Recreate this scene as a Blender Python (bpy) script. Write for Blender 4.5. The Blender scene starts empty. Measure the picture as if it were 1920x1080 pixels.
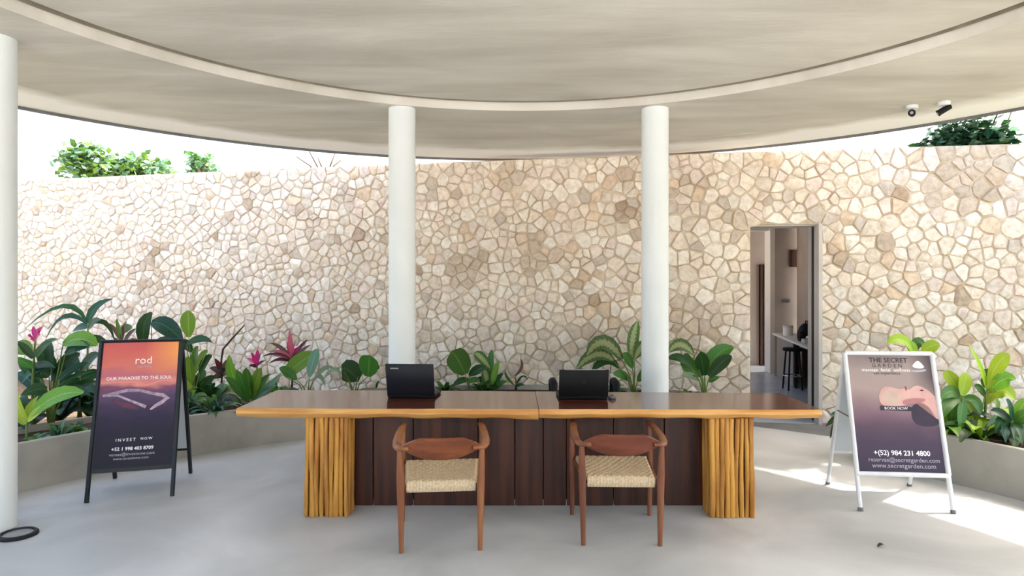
import bpy, math, random
from mathutils import Vector, Matrix, noise as mnoise
PI = math.pi
S = bpy.context.scene
COL = S.collection
rng = random.Random(11)

# ------------------------------------------------------------------ camera
F, CX, HY, CAMZ = 1200.0, 960.0, 535.0, 1.62
cam_d = bpy.data.cameras.new('camera')
cam_d.sensor_width = 36.0
cam_d.lens = F / 1920 * 36
cam_d.shift_y = -(540 - HY) / 1920
cam_d.clip_end = 300
cam = bpy.data.objects.new('camera', cam_d)
cam.location = (0, 0, CAMZ)
cam.rotation_euler = (PI / 2, 0, 0)
COL.objects.link(cam)
S.camera = cam
# ------------------------------------------------------------------ sky, sun, exposure
W = bpy.data.worlds.new('sky')
S.world = W
W.use_nodes = True
bg = W.node_tree.nodes['Background']
SUN_DIR = Vector((2.2, 0.9, 3.35))          # towards the sun
sky = W.node_tree.nodes.new('ShaderNodeTexSky')
sky.sky_type = 'NISHITA'
sky.sun_disc = False
sky.sun_elevation = math.atan2(3.35, math.hypot(2.2, 0.9))
sky.sun_rotation = math.atan2(2.2, 0.9)
sky.air_density = 1.2
sky.dust_density = 7.0
sky.ozone_density = 1.0
W.node_tree.links.new(sky.outputs[0], bg.inputs[0])
bg.inputs[1].default_value = 0.5
sun_d = bpy.data.lights.new('sun', 'SUN')
sun_d.energy = 5.5
sun_d.angle = math.radians(0.9)
sun_d.color = (1.0, 0.97, 0.94)
sun = bpy.data.objects.new('sun', sun_d)
sun.rotation_euler = SUN_DIR.to_track_quat('Z', 'Y').to_euler()
sun.location = SUN_DIR * 6
COL.objects.link(sun)
S.view_settings.view_transform = 'Standard'
S.view_settings.look = 'None'
S.view_settings.gamma = 1
S.view_settings.use_curve_mapping = False
S.view_settings.exposure = 0.9


# ------------------------------------------------------------------ helpers
def lin(r, g, b):
    def c(v):
        v /= 255
        return v / 12.92 if v <= 0.04045 else ((v + 0.055) / 1.055) ** 2.4
    return (c(r), c(g), c(b), 1)


def P(x, y, d):
    """pixel + depth -> world"""
    return Vector(((x - CX) * d / F, d, CAMZ - (y - HY) * d / F))


MATS = {}


def mat(name, c1, c2=None, scale=4.0, rough=0.6, spec=0.3, bump=0.0, bscale=None, stretch=(1, 1, 1), detail=5, metal=0.0,
        trans=0.0, lo=0.35, hi=0.65, coat=0.0, distort=0.0, coord='Object'):
    m = bpy.data.materials.new(name)
    m.use_nodes = True
    nt = m.node_tree
    b = nt.nodes['Principled BSDF']
    b.inputs['Base Color'].default_value = c1
    b.inputs['Roughness'].default_value = rough
    b.inputs['Specular IOR Level'].default_value = spec
    b.inputs['Metallic'].default_value = metal
    b.inputs['Coat Weight'].default_value = coat
    b.inputs['Coat Roughness'].default_value = 0.12
    tc = nt.nodes.new('ShaderNodeTexCoord')
    mp = nt.nodes.new('ShaderNodeMapping')
    mp.inputs['Scale'].default_value = stretch
    nt.links.new(tc.outputs[coord], mp.inputs[0])
    nz = nt.nodes.new('ShaderNodeTexNoise')
    nz.inputs['Scale'].default_value = scale
    nz.inputs['Detail'].default_value = detail
    nz.inputs['Distortion'].default_value = distort
    nt.links.new(mp.outputs[0], nz.inputs['Vector'])
    if c2:
        rp = nt.nodes.new('ShaderNodeValToRGB')
        rp.color_ramp.elements[0].position = lo
        rp.color_ramp.elements[1].position = hi
        rp.color_ramp.elements[0].color = c1
        rp.color_ramp.elements[1].color = c2
        nt.links.new(nz.outputs['Fac'], rp.inputs[0])
        nt.links.new(rp.outputs[0], b.inputs['Base Color'])
    if bump:
        n2 = nz
        if bscale:
            n2 = nt.nodes.new('ShaderNodeTexNoise')
            n2.inputs['Scale'].default_value = bscale
            n2.inputs['Detail'].default_value = 4
            nt.links.new(mp.outputs[0], n2.inputs['Vector'])
        bp = nt.nodes.new('ShaderNodeBump')
        bp.inputs['Strength'].default_value = bump
        bp.inputs['Distance'].default_value = 0.02
        nt.links.new(n2.outputs['Fac'], bp.inputs['Height'])
        nt.links.new(bp.outputs[0], b.inputs['Normal'])
    MATS[name] = m
    return m


class MB:
    """collects verts / faces, builds ONE mesh object"""
    def __init__(self):
        self.v, self.f, self.m, self.t, self.uv = [], [], [], [], []
        self.mi = 0
        self.tint = None

    def add(self, vs, fs, uv=None):
        o = len(self.v)
        self.v += [tuple(p) for p in vs]
        if uv is not None:
            self.uv += list(uv)
        for f in fs:
            self.f.append([i + o for i in f])
            self.m.append(self.mi)
            self.t.append(self.tint)

    def box(self, c, s, rot=None, bev=0.0):
        hx, hy, hz = s[0] / 2, s[1] / 2, s[2] / 2
        if bev <= 0:
            vs = [Vector((x, y, z)) for x in (-hx, hx) for y in (-hy, hy) for z in (-hz, hz)]
            fs = [(0, 1, 3, 2), (4, 6, 7, 5), (0, 4, 5, 1), (2, 3, 7, 6), (0, 2, 6, 4), (1, 5, 7, 3)]
        else:
            b = bev
            vs, fs = [], []
            # rounded vertical corners + chamfered top/bottom
            ring = []
            for sx, sy, a0 in ((1, 1, 0), (-1, 1, PI / 2), (-1, -1, PI), (1, -1, 1.5 * PI)):
                for k in range(3):
                    a = a0 + k * PI / 4
                    ring.append((sx * (hx - b) + b * math.cos(a), sy * (hy - b) + b * math.sin(a),
                                 sx * (hx - b) + b * 0.4 * math.cos(a), sy * (hy - b) + b * 0.4 * math.sin(a)))
            n = len(ring)
            for z, inner in ((-hz, 1), (-hz + b * 0.6, 0), (hz - b * 0.6, 0), (hz, 1)):
                for r in ring:
                    vs.append(Vector((r[2], r[3], z) if inner else (r[0], r[1], z)))
            for k in range(3):
                for i in range(n):
                    j = (i + 1) % n
                    fs.append((k * n + i, k * n + j, (k + 1) * n + j, (k + 1) * n + i))
            fs.append(tuple(range(n - 1, -1, -1)))
            fs.append(tuple(range(3 * n, 4 * n)))
        R = rot or Matrix.Identity(3)
        c = Vector(c)
        self.add([R @ p + c for p in vs], fs)

    def tube(self, pts, rad, n=8, cap=True, flat=1.0, up=None):
        """swept tube; rad = number or list; flat squashes along 'up'"""
        pts = [Vector(p) for p in pts]
        k = len(pts)
        if not isinstance(rad, (list, tuple)):
            rad = [rad] * k
        vs, fs = [], []
        prev = None
        for i, p in enumerate(pts):
            t = (pts[min(i + 1, k - 1)] - pts[max(i - 1, 0)]).normalized()
            if up is not None:
                a = (Vector(up) - t * t.dot(Vector(up)))
            elif prev is None:
                a = t.orthogonal()
            else:
                a = prev - t * prev.dot(t)
            a = a.normalized()
            prev = a
            b = t.cross(a)
            for j in range(n):
                an = 2 * PI * j / n
                vs.append(p + (a * math.cos(an) * flat + b * math.sin(an)) * rad[i])
        for i in range(k - 1):
            for j in range(n):
                jj = (j + 1) % n
                fs.append((i * n + j, i * n + jj, (i + 1) * n + jj, (i + 1) * n + j))
        if cap:
            fs.append(tuple(range(n - 1, -1, -1)))
            fs.append(tuple(range((k - 1) * n, k * n)))
        self.add(vs, fs)

    def lathe(self, prof, c, n=64, a0=0.0, a1=2 * PI, closed=True):
        c = Vector(c)
        full = abs(a1 - a0) > 2 * PI - 1e-6
        m = n if full else n + 1
        vs, fs = [], []
        for i in range(m):
            a = a0 + (a1 - a0) * i / n
            for r, z in prof:
                vs.append(c + Vector((r * math.sin(a), r * math.cos(a), z)))
        k = len(prof)
        for i in range(n):
            ii = (i + 1) % m
            for j in range(k if closed else k - 1):
                jj = (j + 1) % k
                fs.append((i * k + j, i * k + jj, ii * k + jj, ii * k + j))
        if not full and closed:
            fs.append(tuple(range(k - 1, -1, -1)))
            fs.append(tuple(range((m - 1) * k, m * k)))
        self.add(vs, fs)

    def build(self, name, mats, parent=None, smooth=False, origin=None, sharp=None):
        org = Vector(origin) if origin is not None else (Vector(parent['org']) if parent is not None and 'org' in parent else Vector((0, 0, 0)))
        me = bpy.data.meshes.new(name)
        me.from_pydata([tuple(Vector(p) - org) for p in self.v], [], self.f)
        if not isinstance(mats, (list, tuple)):
            mats = [mats]
        for m in mats:
            me.materials.append(m)
        me.polygons.foreach_set('material_index', self.m)
        if smooth:
            me.polygons.foreach_set('use_smooth', [True] * len(self.f))
        if any(t is not None for t in self.t):
            at = me.attributes.new('tint', 'FLOAT_COLOR', 'FACE')
            flat = []
            for t in self.t:
                flat += list(t or (0.5, 0.5, 0.5, 1))
            at.data.foreach_set('color', flat)
        if self.uv and len(self.uv) == len(self.v):
            uvl = me.uv_layers.new(name='UVMap')
            li = [0] * len(me.loops)
            me.loops.foreach_get('vertex_index', li)
            fl = []
            for i in li:
                fl += list(self.uv[i])
            uvl.data.foreach_set('uv', fl)
        me.update()
        if sharp:
            me.set_sharp_from_angle(angle=math.radians(sharp))
        o = bpy.data.objects.new(name, me)
        COL.objects.link(o)
        if parent is not None:
            o.parent = parent
            o['org'] = tuple(org)
        else:
            o.location = org
            o['org'] = tuple(org)
        return o


def tag(o, label=None, cat=None, group=None, kind=None):
    if label: o['label'] = label
    if cat: o['category'] = cat
    if group: o['group'] = group
    if kind: o['kind'] = kind
    return o


def empty(name, loc, label, cat, group=None, rotz=0.0, local=False):
    o = bpy.data.objects.new(name, None)
    o.empty_display_size = 0.1
    o.location = loc
    o.rotation_euler = (0, 0, rotz)
    o['org'] = (0, 0, 0) if local else tuple(loc)
    COL.objects.link(o)
    return tag(o, label, cat, group)


def copy_tree(o, parent=None):
    c = o.copy()
    COL.objects.link(c)
    if parent is not None:
        c.parent = parent
    for ch in list(o.children):
        copy_tree(ch, c)
    return c


# ------------------------------------------------------------------ materials
M_ceil = mat('board_marked_concrete', lin(190, 185, 174), lin(222, 218, 208), 1.3, 0.85, 0.15, 0.12, 14, stretch=(0.55, 2.2, 1), detail=7, lo=0.3, hi=0.72, distort=0.4)
M_col = mat('white_column_paint', lin(222, 227, 227), lin(214, 220, 220), 1.5, 0.55, 0.3, 0.03, 30)
M_floor = mat('polished_cement_floor', lin(160, 162, 161), lin(208, 209, 208), 0.9, 0.4, 0.35, 0.02, 40, detail=8, lo=0.3, hi=0.7, distort=0.5)
M_ground = mat('pale_sunlit_paving', lin(226, 225, 221), lin(212, 210, 205), 0.7, 0.9, 0.1)
M_dgrey = mat('dark_grey_paving', lin(128, 126, 122), lin(112, 110, 107), 3, 0.8, 0.2)
M_plant_c = mat('grey_planter_cement', lin(150, 146, 138), lin(172, 168, 158), 2.2, 0.75, 0.2, 0.06, 25, detail=7)
M_soil = mat('dark_soil', lin(48, 38, 30), lin(74, 60, 46), 14, 0.95, 0.1, 0.6, 30)
M_turf = mat('low_green_ground_cover', lin(92, 104, 62), lin(116, 104, 78), 6, 0.95, 0.1, 0.6, 30)
M_litter = mat('brown_leaf_litter', lin(120, 104, 84), lin(84, 72, 54), 16, 0.95, 0.1, 0.6, 30)
M_drip = mat('dark_drip_edge', lin(112, 112, 112), lin(98, 98, 98), 4, 0.6, 0.3)
M_mortar = mat('brown_wall_mortar', lin(176, 154, 126), lin(218, 204, 182), 5, 0.95, 0.05, 0.3, 40)
M_top = mat('dark_polished_slab', lin(104, 58, 46), lin(74, 38, 30), 2.2, 0.13, 0.5, 0.0, stretch=(0.35, 6, 1), detail=8, coat=0.3, distort=0.8)
M_edge = mat('yellow_live_edge', lin(224, 172, 98), lin(188, 128, 60), 3.0, 0.4, 0.4, 0.25, 9, stretch=(0.6, 2, 7), detail=7, coat=0.2)
M_pole = mat('honey_varnished_pole', lin(208, 152, 66), lin(160, 102, 38), 6, 0.38, 0.4, 0.25, 12, stretch=(4, 4, 0.35), detail=6, coat=0.2)
M_core = mat('shadowed_bundle_core', lin(84, 48, 20), lin(64, 36, 16), 6, 0.6, 0.2)
M_plank = mat('dark_red_brown_plank', lin(80, 44, 30), lin(48, 26, 18), 4, 0.42, 0.35, 0.08, 20, stretch=(4, 4, 0.25), detail=7)
M_ch1 = mat('orange_brown_chair_wood', lin(156, 102, 66), lin(122, 72, 44), 5, 0.4, 0.35, 0.04, 20, stretch=(3, 3, 0.5), detail=6)
M_ch2 = mat('red_brown_chair_wood', lin(138, 88, 60), lin(104, 60, 42), 5, 0.4, 0.35, 0.04, 20, stretch=(3, 3, 0.5), detail=6)
M_bk1 = mat('orange_brown_back_rest', lin(140, 80, 48), lin(106, 56, 34), 4, 0.35, 0.4, stretch=(1, 3, 5), detail=6)
M_bk2 = mat('red_brown_back_rest', lin(128, 70, 50), lin(100, 50, 36), 4, 0.35, 0.4, stretch=(1, 3, 5), detail=6)
M_cord = mat('straw_seat_cord', lin(196, 172, 138), lin(216, 194, 160), 60, 0.8, 0.15, 0.3, 120, detail=2)
M_black = mat('black_matt_plastic', lin(13, 13, 15), lin(19, 19, 21), 8, 0.6, 0.2)
M_lid = mat('blue_black_laptop_lid', lin(24, 26, 34), lin(18, 19, 26), 6, 0.5, 0.25)
M_silver = mat('silver_trim', lin(190, 192, 196), None, rough=0.3, metal=0.9)
M_screen = mat('dark_screen_glass', lin(12, 13, 16), None, rough=0.08, spec=0.6)
M_sgnblk = mat('black_powder_coat', lin(16, 16, 19), lin(24, 24, 27), 8, 0.45, 0.4)
M_sgnwht = mat('white_powder_coat', lin(226, 226, 226), lin(214, 214, 216), 8, 0.4, 0.4)
M_pvc = mat('pale_grey_sign_backing', lin(196, 202, 206), lin(186, 192, 196), 3, 0.5, 0.3)
M_txt = mat('white_print', lin(240, 238, 238), None, rough=0.5)
M_txtg = mat('grey_print', lin(172, 166, 178), None, rough=0.5)
M_txtd = mat('dark_print', lin(58, 50, 54), None, rough=0.5)
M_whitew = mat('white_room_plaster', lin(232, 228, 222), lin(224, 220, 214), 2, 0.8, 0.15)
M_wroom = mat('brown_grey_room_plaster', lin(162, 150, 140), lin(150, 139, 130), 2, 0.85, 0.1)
M_rfloor = mat('blue_grey_room_floor', lin(172, 182, 190), lin(188, 196, 202), 2, 0.25, 0.4)
M_alu = mat('pale_aluminium_frame', lin(200, 194, 188), lin(190, 184, 178), 3, 0.4, 0.4)
M_brown = mat('dark_brown_slat', lin(74, 46, 34), lin(54, 34, 26), 5, 0.5, 0.3, stretch=(3, 3, 0.4))
M_trunk = mat('grey_brown_bark', lin(104, 88, 70), lin(78, 64, 50), 8, 0.9, 0.1, 0.4)
M_ring = mat('black_rubber_ring', lin(22, 22, 24), None, rough=0.5)
M_lens = mat('grey_lamp_glass', lin(150, 152, 154), lin(138, 140, 143), 6, 0.25, 0.5)
M_dry = mat('dry_leaf_brown', lin(70, 54, 40), lin(52, 40, 30), 20, 0.9)


def stone_material():
    m = bpy.data.materials.new('pale_limestone')
    m.use_nodes = True
    nt = m.node_tree
    b = nt.nodes['Principled BSDF']
    b.inputs['Roughness'].default_value = 0.92
    b.inputs['Specular IOR Level'].default_value = 0.1
    at = nt.nodes.new('ShaderNodeAttribute')
    at.attribute_name = 'tint'
    geo = nt.nodes.new('ShaderNodeNewGeometry')
    n1 = nt.nodes.new('ShaderNodeTexNoise')
    n1.inputs['Scale'].default_value = 17
    n1.inputs['Detail'].default_value = 8
    n1.inputs['Roughness'].default_value = 0.62
    nt.links.new(geo.outputs['Position'], n1.inputs['Vector'])
    rp = nt.nodes.new('ShaderNodeValToRGB')
    rp.color_ramp.elements[0].position = 0.3
    rp.color_ramp.elements[1].position = 0.58
    rp.color_ramp.elements[0].color = (0.76, 0.71, 0.65, 1)
    rp.color_ramp.elements[1].color = (1.06, 1.05, 1.03, 1)
    nt.links.new(n1.outputs['Fac'], rp.inputs[0])
    mx = nt.nodes.new('ShaderNodeMix')
    mx.data_type = 'RGBA'
    mx.blend_type = 'MULTIPLY'
    mx.inputs[0].default_value = 1.0
    nt.links.new(at.outputs['Color'], mx.inputs[6])
    nt.links.new(rp.outputs[0], mx.inputs[7])
    nt.links.new(mx.outputs[2], b.inputs['Base Color'])
    bp = nt.nodes.new('ShaderNodeBump')
    bp.inputs['Strength'].default_value = 0.5
    bp.inputs['Distance'].default_value = 0.015
    nt.links.new(n1.outputs['Fac'], bp.inputs['Height'])
    nt.links.new(bp.outputs[0], b.inputs['Normal'])
    return m


M_stone = stone_material()


def leaf_mat(name, base, vein, trans=0.35, vs=0.5, blotch=None, rough=0.42):
    m = bpy.data.materials.new(name)
    m.use_nodes = True
    nt = m.node_tree
    b = nt.nodes['Principled BSDF']
    b.inputs['Roughness'].default_value = rough
    b.inputs['Specular IOR Level'].default_value = 0.35
    uv = nt.nodes.new('ShaderNodeUVMap')
    sp = nt.nodes.new('ShaderNodeSeparateXYZ')
    nt.links.new(uv.outputs[0], sp.inputs[0])

    def math_(op, a, bb=None, c=None):
        n = nt.nodes.new('ShaderNodeMath')
        n.operation = op
        for i, v in enumerate((a, bb, c)):
            if v is None: continue
            if isinstance(v, (int, float)):
                n.inputs[i].default_value = v
            else:
                nt.links.new(v, n.inputs[i])
        return n.outputs[0]
    u = math_('ABSOLUTE', math_('SUBTRACT', sp.outputs[0], 0.5))
    rib = math_('LESS_THAN', u, 0.035)
    wv = math_('SINE', math_('MULTIPLY', math_('SUBTRACT', sp.outputs[1], math_('MULTIPLY', u, 0.5)), 62.0))
    veins = math_('MULTIPLY', math_('GREATER_THAN', wv, 0.72), 0.35)
    fac = math_('MAXIMUM', math_('MULTIPLY', rib, 0.9), veins)
    if blotch:   # pale feathered centre of variegated leaves
        ctr = math_('LESS_THAN', math_('ADD', u, math_('MULTIPLY', wv, 0.06)), blotch)
        fac = math_('MAXIMUM', fac, ctr)
    mx = nt.nodes.new('ShaderNodeMix')
    mx.data_type = 'RGBA'
    mx.inputs[6].default_value = base
    mx.inputs[7].default_value = vein
    nt.links.new(math_('MULTIPLY', fac, vs), mx.inputs[0])
    oi = nt.nodes.new('ShaderNodeObjectInfo')
    hs = nt.nodes.new('ShaderNodeHueSaturation')
    nt.links.new(math_('MULTIPLY_ADD', oi.outputs['Random'], 0.4, 0.8), hs.inputs['Value'])
    nt.links.new(math_('MULTIPLY_ADD', oi.outputs['Random'], 0.03, 0.485), hs.inputs['Hue'])
    nt.links.new(mx.outputs[2], hs.inputs['Color'])
    nt.links.new(hs.outputs[0], b.inputs['Base Color'])
    tr = nt.nodes.new('ShaderNodeBsdfTranslucent')
    nt.links.new(hs.outputs[0], tr.inputs['Color'])
    ms = nt.nodes.new('ShaderNodeMixShader')
    ms.inputs[0].default_value = trans
    nt.links.new(b.outputs[0], ms.inputs[1])
    nt.links.new(tr.outputs[0], ms.inputs[2])
    nt.links.new(ms.outputs[0], nt.nodes['Material Output'].inputs[0])
    return m


LM = {
    'dark': leaf_mat('dark_green_leaf', lin(38, 74, 34), lin(86, 122, 66)),
    'deep': leaf_mat('deep_blue_green_leaf', lin(28, 70, 50), lin(84, 128, 100)),
    'mid': leaf_mat('mid_green_leaf', lin(66, 112, 42), lin(126, 160, 84)),
    'bright': leaf_mat('bright_green_leaf', lin(104, 148, 44), lin(168, 196, 96)),
    'yellow': leaf_mat('yellow_green_leaf', lin(164, 184, 62), lin(216, 222, 130)),
    'lime': leaf_mat('lime_leaf', lin(150, 182, 40), lin(200, 214, 100)),
    'blue': leaf_mat('blue_green_leaf', lin(104, 146, 122), lin(168, 196, 172)),
    'pale': leaf_mat('pale_grey_green_leaf', lin(128, 156, 120), lin(176, 196, 164)),
    'vari': leaf_mat('variegated_leaf', lin(70, 104, 48), lin(176, 188, 132), vs=0.7, blotch=0.2),
    'pink': leaf_mat('magenta_leaf', lin(196, 40, 116), lin(226, 110, 160)),
    'rose': leaf_mat('rose_leaf', lin(176, 84, 112), lin(214, 140, 156)),
    'maroon': leaf_mat('maroon_leaf', lin(84, 34, 46), lin(136, 70, 84)),
    'brown': leaf_mat('purple_brown_leaf', lin(92, 72, 66), lin(140, 116, 108)),
}
M_stalk = mat('green_stalk', lin(104, 128, 62), lin(86, 104, 50), 8, 0.6)
M_stalkd = mat('brown_stalk', lin(84, 70, 50), lin(64, 52, 38), 8, 0.7)

M_gap = mat('groove_shade_tone', lin(168, 158, 142), lin(150, 140, 124), 6, 0.8, 0.1)  # colour stands in for the shade deep in the ceiling groove


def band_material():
    """concrete colour that turns white, unevenly, towards the outside of the band"""
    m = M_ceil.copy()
    m.name = 'whitening_edge_concrete'
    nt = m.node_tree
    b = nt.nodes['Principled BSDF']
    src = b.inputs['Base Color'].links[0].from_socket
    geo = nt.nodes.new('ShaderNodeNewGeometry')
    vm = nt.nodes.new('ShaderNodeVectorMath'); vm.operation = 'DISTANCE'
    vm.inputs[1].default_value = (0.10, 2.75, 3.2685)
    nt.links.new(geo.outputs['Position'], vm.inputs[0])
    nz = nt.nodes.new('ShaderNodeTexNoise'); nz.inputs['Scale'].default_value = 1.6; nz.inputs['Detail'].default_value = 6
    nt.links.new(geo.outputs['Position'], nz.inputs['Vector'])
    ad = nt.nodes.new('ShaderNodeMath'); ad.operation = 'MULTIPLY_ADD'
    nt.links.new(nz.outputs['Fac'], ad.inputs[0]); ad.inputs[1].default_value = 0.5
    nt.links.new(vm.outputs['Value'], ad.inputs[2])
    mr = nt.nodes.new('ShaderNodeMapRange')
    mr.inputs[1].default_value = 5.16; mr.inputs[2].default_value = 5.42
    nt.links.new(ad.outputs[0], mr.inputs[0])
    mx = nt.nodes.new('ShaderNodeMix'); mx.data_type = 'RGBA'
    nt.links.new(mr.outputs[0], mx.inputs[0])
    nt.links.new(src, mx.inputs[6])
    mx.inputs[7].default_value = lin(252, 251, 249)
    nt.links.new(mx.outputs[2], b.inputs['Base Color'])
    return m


# ------------------------------------------------------------------ big structure
C = Vector((-0.05, 3.0, 0))           # centre of the round floor and planters
CR = Vector((0.10, 2.75, 0))          # centre of the round roof
ZS = 3.27                             # soffit height
R_EDGE = 5.62

mb = MB()
mb.lathe([(0.0, -0.3), (5.18, -0.3), (5.18, 0.0), (0.0, 0.0)], C, 128)
tag(mb.build('floor', M_floor, smooth=False), 'round polished grey cement floor', None, kind='structure')
mb = MB()
mb.add([(-60, -60, -0.06), (60, -60, -0.06), (60, 60, -0.06), (-60, 60, -0.06)], [(0, 1, 2, 3)])
tag(mb.build('ground', M_ground), 'pale paving outside the round floor', kind='structure')

mb = MB()
mb.lathe([(0.001, 3.325), (3.17, 3.325), (3.17, 3.46), (3.3, 3.46), (3.3, ZS), (4.9, ZS), (R_EDGE, ZS), (R_EDGE, 3.5), (0.001, 3.5)], CR, 160)
ceil = tag(mb.build('ceiling', M_ceil, smooth=True, sharp=30), 'round concrete roof slab with a recessed centre', kind='structure')
mb = MB()
mb.lathe([(3.298, 3.348), (3.298, 3.455), (3.2995, 3.455), (3.2995, 3.348)], CR, 160)
tag(mb.build('groove_shade_strip', M_gap, ceil), 'strip coloured as shade in the groove around the recessed centre')
mb = MB()
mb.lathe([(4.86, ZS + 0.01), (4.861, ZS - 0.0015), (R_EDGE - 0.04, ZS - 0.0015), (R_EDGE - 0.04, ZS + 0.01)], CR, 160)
tag(mb.build('edge_band', band_material(), ceil, smooth=True, sharp=30), 'whiter outer band of the soffit')
mb = MB()
mb.lathe([(R_EDGE - 0.02, ZS - 0.024), (R_EDGE + 0.015, ZS - 0.024), (R_EDGE + 0.015, 3.48), (R_EDGE - 0.02, 3.48)], CR, 160)
tag(mb.build('trim_1', M_drip), 'dark drip edge around the roof slab', kind='structure')

for name, x, y, lab in (('column', -1.03, 6.0, 'round white column behind the left laptop'),
                        ('column', 1.34, 6.0, 'round white column right of the office chair behind the table'),
                        ('column', -3.455, 4.27, 'round white column beside the flush floor light, at the edge')):
    mb = MB()
    mb.lathe([(0.001, 0.0), (0.125, 0.0), (0.125, ZS), (0.001, ZS)], (x, y, 0), 40)
    tag(mb.build(name, M_col, smooth=True, sharp=40, origin=(x, y, 0)), lab, 'column', 'round white roof columns', 'thing')

Z_WALL = 3.21
DX0, DX1, DZ = 2.84, 3.61, 2.34


def yw(x):
    return 8.12 - 0.185 * x + 0.004 * x * x


def wallpt(u, z, h):
    s = -0.185 + 0.008 * u
    n = Vector((s, -1, 0)).normalized()
    return Vector((u, yw(u), z)) + n * h


U0, U1, TH = -9.6, 8.2, 0.36


def wall_seg(mb, a, b, z0, z1, n):
    vs, fs = [], []
    for i in range(n + 1):
        u = a + (b - a) * i / n
        for (h, z) in ((0, z0), (0, z1), (-TH, z1), (-TH, z0)):
            vs.append(wallpt(u, z, h))
    for i in range(n):
        for j in range(4):
            fs.append((i * 4 + j, (i + 1) * 4 + j, (i + 1) * 4 + (j + 1) % 4, i * 4 + (j + 1) % 4))
    fs.append((0, 1, 2, 3))
    fs.append((n * 4 + 3, n * 4 + 2, n * 4 + 1, n * 4))
    mb.add(vs, fs)


mb = MB()
wall_seg(mb, U0, DX0, -0.06, Z_WALL, 24)
wall_seg(mb, DX1, U1, -0.06, Z_WALL, 12)
wall_seg(mb, DX0, DX1, DZ, Z_WALL, 2)
wall = tag(mb.build('wall_back', M_mortar), 'rubble wall of pale limestone with thin brown joints', kind='structure')


def clip(poly, px_, py_, nx, ny):
    out = []
    k = len(poly)
    for i in range(k):
        a, b = poly[i], poly[(i + 1) % k]
        da = (a[0] - px_) * nx + (a[1] - py_) * ny
        db = (b[0] - px_) * nx + (b[1] - py_) * ny
        if da <= 0:
            out.append(a)
        if (da < 0 < db) or (db < 0 < da):
            t = da / (da - db)
            out.append((a[0] + (b[0] - a[0]) * t, a[1] + (b[1] - a[1]) * t))
    return out


def stones():
    r = random.Random(5)

    def size(u):
        return 0.099 + 0.045 * min(1, max(0, (u + 6) / 11))
    pts, grid = [], {}
    G = 0.12

    def near(u, z, rad):
        gi, gj = int(u // G), int(z // G)
        w = int(rad // G) + 1
        for i in range(gi - w, gi + w + 1):
            for j in range(gj - w, gj + w + 1):
                for q in grid.get((i, j), ()):
                    yield q
    area = (U1 - U0) * Z_WALL
    for _ in range(26000):
        u = r.uniform(U0, U1)
        z = r.uniform(0.02, Z_WALL - 0.02)
        s = size(u) * r.choice((0.55, 0.75, 0.95, 1.2))
        if DX0 - 0.03 < u < DX1 + 0.03 and z < DZ + 0.03:
            continue
        ok = True
        for q in near(u, z, 0.25):
            if (q[0] - u) ** 2 + (q[1] - z) ** 2 < (0.5 * (s + q[2])) ** 2:
                ok = False
                break
        if ok:
            t = (u, z, s)
            pts.append(t)
            grid.setdefault((int(u // G), int(z // G)), []).append(t)
    # mirror across the borders so that edges run straight
    mir = []
    for u, z, s in pts:
        if z < 0.35: mir.append((u, -z, s))
        if z > Z_WALL - 0.35: mir.append((u, 2 * Z_WALL - z, s))
        if z < DZ:
            if DX0 - 0.35 < u < DX0: mir.append((2 * DX0 - u, z, s))
            if DX1 < u < DX1 + 0.35: mir.append((2 * DX1 - u, z, s))
        if DZ < z < DZ + 0.35 and DX0 < u < DX1: mir.append((u, 2 * DZ - z, s))
    for t in mir:
        grid.setdefault((int(t[0] // G), int(t[1] // G)), []).append(t)
    cells = []
    for u, z, s in pts:
        poly = [(u - .3, z - .3), (u + .3, z - .3), (u + .3, z + .3), (u - .3, z + .3)]
        ns = sorted(((q[0] - u) ** 2 + (q[1] - z) ** 2, q) for q in near(u, z, 0.5) if q != (u, z, s))
        for d2, q in ns[:30]:
            d = math.sqrt(d2)
            if d < 1e-5: continue
            nx, ny = (q[0] - u) / d, (q[1] - z) / d
            g = r.choice((0.0004, 0.001, 0.002, 0.003, 0.0045))
            # power-like split: bigger stones take more
            m = d * s / (s + q[2]) * 0.4 + d * 0.3
            poly = clip(poly, u + nx * (m - g), z + ny * (m - g), nx, ny)
            if len(poly) < 3: break
        if len(poly) < 3: continue
        a = 0.5 * abs(sum(poly[i][0] * poly[(i + 1) % len(poly)][1] - poly[(i + 1) % len(poly)][0] * poly[i][1] for i in range(len(poly))))
        if a < 0.0012: continue
        cells.append((u, z, a, poly))
    return cells


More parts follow.
